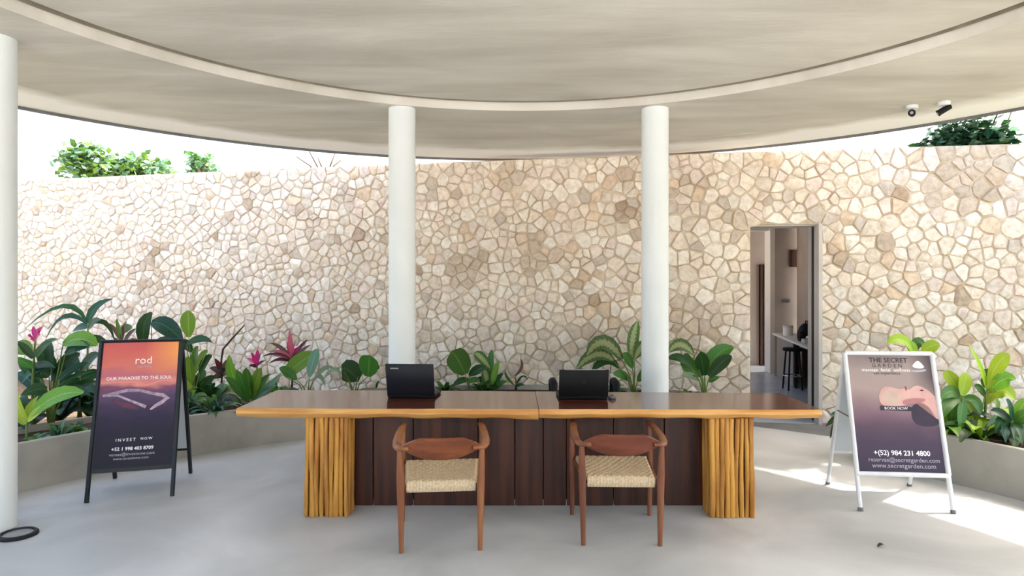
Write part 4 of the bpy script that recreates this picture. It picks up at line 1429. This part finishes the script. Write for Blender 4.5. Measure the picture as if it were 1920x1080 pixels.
# ------------------------------------------------------------------ A-frame signs
class Plane:
    """sign face: p(u, v) with u 0..1 left to right, v 0..1 from top hinge to feet"""
    def __init__(s, TL, TR, BL, BR):
        s.TL, s.TR, s.BL, s.BR = map(Vector, (TL, TR, BL, BR))
        s.n = (s.TR - s.TL).cross(s.BL - s.TL).normalized()
        if s.n.y > 0: s.n = -s.n

    def p(s, u, v, h=0.0):
        return (s.TL * (1 - u) + s.TR * u) * (1 - v) + (s.BL * (1 - u) + s.BR * u) * v + s.n * h


def quad_panel(mb, pl, u0, u1, v0, v1, h0, h1, nu=1, nv=1):
    """thin board between offsets h0 < h1 (towards the viewer), front face gridded with UVs"""
    vs = [pl.p(u, v, h) for h in (h0, h1) for (u, v) in ((u0, v0), (u1, v0), (u1, v1), (u0, v1))]
    mb.add(vs, [(3, 2, 1, 0), (4, 5, 6, 7), (0, 1, 5, 4), (1, 2, 6, 5), (2, 3, 7, 6), (3, 0, 4, 7)],
           [(0, 1), (1, 1), (1, 0), (0, 0)] * 2)


def poly_on(pl, pts, h, th=0.0006):
    mb = MB()
    n = len(pts)
    mb.add([pl.p(u, v, h) for u, v in pts], [tuple(range(n))])
    return mb


def text_on(pl, body, u, v, width, name, m, parent, h, maxh=None, spacing=1.0, shear=0.0, bold=0.0):
    """centred lettering, 'width' as share of the face"""
    cu = bpy.data.curves.new(name, 'FONT')
    cu.body = body
    cu.align_x, cu.align_y = 'CENTER', 'CENTER'
    cu.size = 1.0
    cu.space_character = spacing
    cu.shear = shear
    cu.offset = bold
    cu.fill_mode = 'FRONT'
    cu.resolution_u = 3
    cu.materials.append(m)
    o = bpy.data.objects.new(name, cu)
    COL.objects.link(o)
    bpy.context.view_layer.update()
    wd = max(0.001, o.dimensions.x)
    ux = (pl.p(1, v) - pl.p(0, v))
    sc_ = width * ux.length / wd
    X = ux.normalized()
    Y = (pl.p(u, v - .05) - pl.p(u, v)).normalized()
    Zv = X.cross(Y).normalized()
    Y = Zv.cross(X)
    loc = pl.p(u, v, h) - Vector(parent['org'])
    sy = sc_ if maxh is None else min(sc_, maxh)
    M = Matrix.Translation(loc) @ Matrix((X, Y, Zv)).transposed().to_4x4() @ Matrix.Diagonal((sc_, sy, 1, 1))
    me = bpy.data.meshes.new_from_object(o.evaluated_get(bpy.context.evaluated_depsgraph_get()))
    COL.objects.unlink(o)
    bpy.data.objects.remove(o)
    me.transform(M)
    me.name = name
    o = bpy.data.objects.new(name, me)
    COL.objects.link(o)
    o.parent = parent
    o['org'] = parent['org']
    return o


def grad_mat(name, stops, n_scale=3.0, n_amt=0.0, stretch=(1, 5, 1), side=None, blot=None):
    """printed poster: colour by V (top = 0), clouded"""
    m = bpy.data.materials.new(name)
    m.use_nodes = True
    nt = m.node_tree
    b = nt.nodes['Principled BSDF']
    b.inputs['Roughness'].default_value = 0.45
    b.inputs['Specular IOR Level'].default_value = 0.25
    uv = nt.nodes.new('ShaderNodeUVMap')
    sp = nt.nodes.new('ShaderNodeSeparateXYZ')
    nt.links.new(uv.outputs[0], sp.inputs[0])
    mp = nt.nodes.new('ShaderNodeMapping')
    mp.inputs['Scale'].default_value = stretch
    nt.links.new(uv.outputs[0], mp.inputs[0])
    nz = nt.nodes.new('ShaderNodeTexNoise')
    nz.inputs['Scale'].default_value = n_scale
    nz.inputs['Detail'].default_value = 6
    nt.links.new(mp.outputs[0], nz.inputs['Vector'])
    inv = nt.nodes.new('ShaderNodeMath'); inv.operation = 'SUBTRACT'; inv.inputs[0].default_value = 1.0
    nt.links.new(sp.outputs[1], inv.inputs[1])
    ma = nt.nodes.new('ShaderNodeMath'); ma.operation = 'MULTIPLY_ADD'
    nt.links.new(nz.outputs['Fac'], ma.inputs[0]); ma.inputs[1].default_value = n_amt
    nt.links.new(inv.outputs[0], ma.inputs[2])
    sb = nt.nodes.new('ShaderNodeMath'); sb.operation = 'SUBTRACT'
    nt.links.new(ma.outputs[0], sb.inputs[0]); sb.inputs[1].default_value = n_amt * 0.5
    rp = nt.nodes.new('ShaderNodeValToRGB')
    cr = rp.color_ramp
    while len(cr.elements) < len(stops): cr.elements.new(0.5)
    for e, (pos, c) in zip(cr.elements, stops):
        e.position = pos
        e.color = c
    nt.links.new(sb.outputs[0], rp.inputs[0])
    out = rp.outputs[0]
    if side:
        mx = nt.nodes.new('ShaderNodeMix'); mx.data_type = 'RGBA'
        ax, colr, p0, p1, v0, v1 = side
        r2 = nt.nodes.new('ShaderNodeMapRange'); r2.inputs[1].default_value = p0; r2.inputs[2].default_value = p1
        nt.links.new(sp.outputs[0], r2.inputs[0])
        r3 = nt.nodes.new('ShaderNodeMapRange'); r3.inputs[1].default_value = v0; r3.inputs[2].default_value = v1
        nt.links.new(sp.outputs[1], r3.inputs[0])
        mu = nt.nodes.new('ShaderNodeMath'); mu.operation = 'MULTIPLY'
        nt.links.new(r2.outputs[0], mu.inputs[0]); nt.links.new(r3.outputs[0], mu.inputs[1])
        nt.links.new(mu.outputs[0], mx.inputs[0])
        nt.links.new(out, mx.inputs[6]); mx.inputs[7].default_value = colr
        out = mx.outputs[2]
    nt.links.new(out, b.inputs['Base Color'])
    return m


# ---- left, black
TLz = 1.175
WV = Vector((.557, .152, 0))
FL, BL_ = Vector((-3.168, 4.765, 0)), Vector((-3.33, 5.37, 0))
FR, BR_ = FL + WV, BL_ + WV
TL = (FL + BL_) / 2 + Vector((0, 0, TLz)); TR = TL + WV
ls = empty('sandwich_board', (FL + FR + BR_ + BL_) / 4, 'black framed standing sign with sunset poster reading INVEST NOW', 'sign')
pf = Plane(TL, TR, FL, FR); pb = Plane(TL, TR, BL_, BR_)
for pl, nm in ((pf, 'front'), (pb, 'rear')):
    for u in (0.0, 1.0):
        mb = MB(); mb.tube([pl.p(u, 0.0), pl.p(u, 1.0)], .0165, 4); mb.build('leg', M_sgnblk, ls)
mb = MB(); quad_panel(mb, pf, 0.0, 1.0, 0.004, 0.83, -.012, .004); fb = mb.build('front_board', M_sgnblk, ls)
mb = MB(); quad_panel(mb, pb, 0.02, 0.98, 0.02, 0.80, -.006, .006); tag(mb.build('rear_board', M_pvc, ls), 'pale grey backing board')
mb = MB(); mb.tube([pb.p(0, .81), pb.p(1, .81)], .013, 4); mb.build('rear_rail', M_sgnblk, ls)
mb = MB(); mb.tube([TL + Vector((-.01, -.0, 0)), TR + Vector((.01, 0, 0))], .012, 8); mb.build('hinge', M_sgnblk, ls)
M_sunset = grad_mat('sunset_print', [(0.0, lin(196, 92, 92)), (0.10, lin(206, 104, 96)), (0.2, lin(208, 116, 104)), (0.27, lin(186, 104, 118)), (0.33, lin(220, 140, 128)),
                                     (0.37, lin(128, 76, 100)), (0.42, lin(88, 70, 100)), (0.52, lin(66, 52, 78)), (0.62, lin(44, 36, 60)), (0.75, lin(34, 28, 46)), (1.0, lin(26, 24, 34))],
                    2.2, 0.16, (1, 4.5, 1), ('u', lin(240, 160, 90), 0.55, 1.05, 0.68, 0.9))
mb = MB(); quad_panel(mb, pf, 0.035, 0.965, 0.012, 0.805, .004, .006); ps = mb.build('poster', M_sunset, fb)
M_reef = mat('reef_print', lin(190, 164, 178), lin(140, 116, 140), 30, 0.5)
M_reefd = mat('reef_shade_print', lin(112, 56, 76), lin(60, 50, 80), 12, 0.5)
hh = .0075


def uvp(x, y):
    """poster pixel (photo) -> (u, v) on the left sign face"""
    # solve on the plane with the camera ray
    o = Vector((0, 0, CAMZ)); dv = Vector(((x - CX) / F, 1, -(y - HY) / F))
    t = (pf.TL - o).dot(pf.n) / dv.dot(pf.n)
    q = o + dv * t
    v = (pf.TL.z - q.z) / (pf.TL.z - pf.BL.z)
    a, b = pf.p(0, v), pf.p(1, v)
    return ((q - a).dot(b - a) / (b - a).length_squared, v)


def strip_on(uvf, pl, path, w, h):
    mb = MB()
    pts = [Vector(pl.p(*uvf(x, y), h)) for x, y in path]
    vs = []
    for i, q in enumerate(pts):
        tg = (pts[min(i + 1, len(pts) - 1)] - pts[max(0, i - 1)]).normalized()
        sd = tg.cross(pl.n).normalized()
        ww = w[i] * 0.0042 / 2
        vs += [q + sd * ww, q - sd * ww]
    mb.add(vs, [(2 * i, 2 * i + 2, 2 * i + 3, 2 * i + 1) for i in range(len(pts) - 1)])
    return mb


strip_on(uvp, pf, [(193, 743), (212, 738), (240, 732), (262, 732), (288, 738), (306, 741), (318, 747)], [4, 5, 6, 5, 5, 7, 3], hh).build('island_print', M_reef, fb)
strip_on(uvp, pf, [(196, 743), (222, 742), (244, 751), (262, 758), (274, 763)], [3, 4, 4, 5, 6], hh).build('island_print', M_reef, fb)
strip_on(uvp, pf, [(314, 746), (304, 754), (292, 761), (282, 768)], [5, 7, 6, 3], hh).build('island_print', M_reef, fb)
strip_on(uvp, pf, [(210, 750), (236, 760), (262, 767)], [6, 9, 5], hh - .0005).build('island_shade', M_reefd, fb)
text_on(pf, 'rod', *uvp(270, 676), .2, 'lettering', M_txt, fb, hh, spacing=1.05)
text_on(pf, 'real living', *uvp(272, 687), .17, 'lettering', M_txtg, fb, hh)
text_on(pf, 'OUR PARADISE TO THE SOUL', *uvp(262, 709), .80, 'lettering', M_txt, fb, hh, bold=.01)
text_on(pf, 'INVEST', *uvp(236, 825), .235, 'lettering', M_txt, fb, hh, spacing=1.5, bold=.01)
text_on(pf, 'NOW', *uvp(275, 822), .14, 'lettering', M_txt, fb, hh, spacing=1.5, bold=.01)
text_on(pf, '+52 1 998 403 8709', *uvp(249, 841), .50, 'lettering', M_txt, fb, hh, bold=.02)
text_on(pf, 'ventas@investnow.com', *uvp(248, 851), .54, 'lettering', M_txtg, fb, hh)
text_on(pf, 'www.investnow.com', *uvp(246, 859), .42, 'lettering', M_txtg, fb, hh)

# ---- right, white
WV2 = Vector((.63, -.055, 0))
FL2, BL2 = Vector((2.505, 4.60, 0)), Vector((2.575, 5.22, 0))
FR2, BR2 = FL2 + WV2, BL2 + WV2
TLz2 = 1.10
TL2 = (FL2 + BL2) / 2 + Vector((0.01, 0, TLz2)); TR2 = TL2 + WV2
rs_ = empty('sandwich_board', (FL2 + FR2 + BR2 + BL2) / 4, 'white framed standing sign with reclining face spa poster', 'sign')
qf = Plane(TL2, TR2, FL2, FR2); qb = Plane(TL2, TR2, BL2, BR2)
for u in (0.0, 1.0):
    mb = MB(); mb.tube([qf.p(u, 0.76), qf.p(u, 0.985)], .016, 8); lg = mb.build('leg', M_sgnwht, rs_, smooth=True, sharp=50)
    mb = MB(); mb.tube([qf.p(u, .98), qf.p(u, 1.0)], .019, 8); tag(mb.build('foot', M_drip, lg), 'grey rubber foot')
    mb = MB(); mb.tube([qb.p(u, 0.0), qb.p(u, 0.985)], .015, 8); lg = mb.build('leg', M_sgnwht, rs_, smooth=True, sharp=50)
    mb = MB(); mb.tube([qb.p(u, .98), qb.p(u, 1.0)], .018, 8); tag(mb.build('foot', M_drip, lg), 'grey rubber foot')
mb = MB(); quad_panel(mb, qf, 0.0, 1.0, 0.0, 0.775, -.012, .004); fb2 = mb.build('front_board', M_pvc, rs_)
for a, b in (((0, .0), (1, .0)), ((0, .775), (1, .775)), ((0, 0), (0, .775)), ((1, 0), (1, .775))):
    mb = MB(); mb.tube([qf.p(*a, .006), qf.p(*b, .006)], .0175, 8); mb.build('snap_frame', M_sgnwht, fb2, smooth=True, sharp=50)
mb = MB(); quad_panel(mb, qb, 0.02, 0.98, 0.03, 0.74, -.006, .006); tag(mb.build('rear_board', M_pvc, rs_), 'pale grey backing board')
mb = MB(); mb.tube([qb.p(0, .74), qb.p(1, .74)], .013, 8); mb.build('rear_rail', M_sgnwht, rs_)
mb = MB(); mb.tube([qf.p(0, .42, -.02), qb.p(0, .42)], .005, 6); mb.build('spreader', M_drip, rs_)
mb = MB(); mb.tube([qf.p(1, .42, -.02), qb.p(1, .42)], .005, 6); mb.build('spreader', M_drip, rs_)
M_spa = grad_mat('spa_print', [(0.0, lin(132, 116, 116)), (0.12, lin(158, 142, 136)), (0.3, lin(164, 144, 138)), (0.48, lin(132, 104, 112)), (0.62, lin(92, 70, 84)), (0.75, lin(72, 58, 76)), (1.0, lin(58, 48, 64))],
                 1.6, 0.22, (1, 1.5, 1), ('u', lin(66, 52, 62), 0.72, 1.05, 0.5, 0.8))
mb = MB(); quad_panel(mb, qf, 0.03, 0.97, 0.014, 0.76, .004, .0065); mb.build('poster', M_spa, fb2)


def uvq(x, y):
    o = Vector((0, 0, CAMZ)); dv = Vector(((x - CX) / F, 1, -(y - HY) / F))
    t = (qf.TL - o).dot(qf.n) / dv.dot(qf.n)
    q = o + dv * t
    v = (qf.TL.z - q.z) / (qf.TL.z - qf.BL.z)
    a, b = qf.p(0, v), qf.p(1, v)
    return ((q - a).dot(b - a) / (b - a).length_squared, v)


h2 = .0078
M_skin = mat('skin_print', lin(214, 172, 162), lin(200, 152, 146), 8, 0.5)
M_skin2 = mat('skin_shade_print', lin(186, 128, 128), lin(170, 110, 114), 8, 0.5)
M_skin3 = mat('pale_cloth_print', lin(206, 180, 160), lin(190, 164, 150), 8, 0.5)
M_hair = mat('hair_print', lin(62, 50, 64), lin(52, 42, 56), 8, 0.5)
M_lip = mat('lip_print', lin(150, 72, 84), None, rough=.5)
M_haze = mat('rose_print', lin(150, 104, 116), lin(128, 88, 104), 4, 0.5)


def blob(pts, m, h, nm):
    # smooth closed outline (Chaikin) drawn flat on the poster
    for _ in range(2):
        q = []
        for i in range(len(pts)):
            a, b = pts[i], pts[(i + 1) % len(pts)]
            q += [(a[0] * .75 + b[0] * .25, a[1] * .75 + b[1] * .25), (a[0] * .25 + b[0] * .75, a[1] * .25 + b[1] * .75)]
        pts = q
    mb = MB()
    c = (sum(p[0] for p in pts) / len(pts), sum(p[1] for p in pts) / len(pts))
    vs = [qf.p(*uvq(*c), h)] + [qf.p(*uvq(x, y), h) for x, y in pts]
    n = len(pts)
    mb.add(vs, [(0, 1 + i, 1 + (i + 1) % n) for i in range(n)])
    return mb.build(nm, m, fb2)


blob([(1706, 762), (1720, 756), (1744, 758), (1758, 764), (1766, 800), (1712, 800)], M_hair, h2, 'hair_print')
blob([(1646, 742), (1652, 728), (1664, 724), (1690, 732), (1697, 724), (1702, 733), (1716, 722), (1730, 726), (1750, 740), (1757, 756), (1760, 786), (1754, 786), (1744, 766), (1728, 754), (1706, 756), (1690, 762), (1662, 762), (1650, 758)], M_skin, h2 + .0004, 'face_print')
blob([(1650, 744), (1660, 728), (1680, 732), (1690, 744), (1684, 758), (1662, 760)], M_skin3, h2 + .0008, 'cloth_print')
blob([(1690, 750), (1716, 746), (1736, 748), (1730, 755), (1706, 757), (1692, 760)], M_skin2, h2 + .0008, 'cheek_print')
blob([(1694, 725), (1698, 724), (1700, 732), (1697, 733)], M_lip, h2 + .0012, 'lip_print')
blob([(1722, 732), (1728, 730), (1732, 733), (1726, 734)], M_hair, h2 + .0012, 'eyebrow_print')
blob([(1708, 688), (1714, 680), (1720, 676), (1728, 683), (1733, 690), (1722, 692)], M_txt, h2, 'emblem_print')
blob([(1703, 695), (1720, 694), (1737, 692), (1734, 697), (1716, 699)], M_txtg, h2, 'emblem_print')
mb = MB()
mb.add([qf.p(*uvq(*p), h2 + .0014) for p in ((1649, 761), (1708, 763), (1709, 771), (1650, 769))], [(0, 1, 2, 3)])
mb.build('caption_strip', M_hair, fb2)
text_on(qf, 'BOOK NOW', *uvq(1679, 766), .26, 'lettering', M_txt, fb2, h2 + .002)
text_on(qf, 'THE SECRET', *uvq(1664, 676), .44, 'lettering', M_txtd, fb2, h2, bold=.02)
text_on(qf, 'G A R D E N', *uvq(1662, 686), .34, 'lettering', M_txtd, fb2, h2)
text_on(qf, 'massage  facial  wellness', *uvq(1660, 694), .55, 'lettering', M_txt, fb2, h2)
text_on(qf, 'spa experience', *uvq(1662, 700), .3, 'lettering', M_txtd, fb2, h2)
text_on(qf, '+(52) 984 231 4800', *uvq(1690, 850), .62, 'lettering', M_txt, fb2, h2, bold=.02)
text_on(qf, 'reservas@secretgarden.com', *uvq(1694, 863), .78, 'lettering', M_txtg, fb2, h2)
text_on(qf, 'www.secretgarden.com', *uvq(1694, 874), .7, 'lettering', M_txtg, fb2, h2)

# ------------------------------------------------------------------ small things
fl_ = empty('floor_light', (-3.2, 4.145, 0), 'flush round floor light with black ring beside the edge column', 'light')
c = Vector((-3.2, 4.145, 0))
mb = MB(); mb.lathe([(0.085, 0.0), (0.112, 0.0), (0.112, .012), (0.1, .022), (0.088, .022), (0.085, .014)], c, 32); mb.build('ring', M_ring, fl_, smooth=True, sharp=40)
mb = MB(); mb.lathe([(0.001, 0.0), (0.086, 0.0), (0.086, .012), (0.001, .014)], c, 32); mb.build('lens', M_lens, fl_, smooth=True, sharp=40)
dl = P(1653, 1027, 1200 * 1.62 / 492)
mb = MB()
leaf_geo(mb, dl + Vector((-.025, .0, .006)), dl + Vector((.025, .012, .008)), .024, 'oval', arch=.25, face=(0, -.2, 1))
tag(mb.build('dry_leaf', M_dry, origin=dl), 'tiny dry brown leaf lying on the open floor', 'leaf')


def sec_cam(x, y, d, aim, label):
    top = P(x, y, d); top.z = ZS
    t = empty('security_camera', top, label, 'camera', 'security cameras under the roof')
    mb = MB(); mb.lathe([(0.001, 0), (0.05, 0), (0.05, -.03), (0.042, -.036), (0.001, -.036)], top, 20); tag(mb.build('mount', M_sgnwht, t, smooth=True, sharp=40), 'white ceiling mount')
    e = top + Vector((0, 0, -.07))
    mb = MB(); mb.tube([top + Vector((0, 0, -.03)), top + Vector((0, 0, -.06)), e], .011, 8); tag(mb.build('arm', M_sgnwht, t, smooth=True), 'white arm')
    a = Vector(aim).normalized()
    mb = MB(); mb.tube([e - a * .06, e - a * .055, e + a * .045, e + a * .055], [.02, .027, .027, .031], 16); bd = mb.build('body', M_black, t, smooth=True, sharp=45)
    mb = MB(); mb.tube([e + a * .0555, e + a * .059], .014, 16); tag(mb.build('lens', M_lens, bd), 'grey lens')


sec_cam(1710, 205, 5.88, (-.55, -.8, -.12), 'left security camera, facing out, on the soffit above the white framed sign')
sec_cam(1770, 200, 5.76, (-.75, .3, -.5), 'right security camera, seen from its side, on the soffit above the white framed sign')
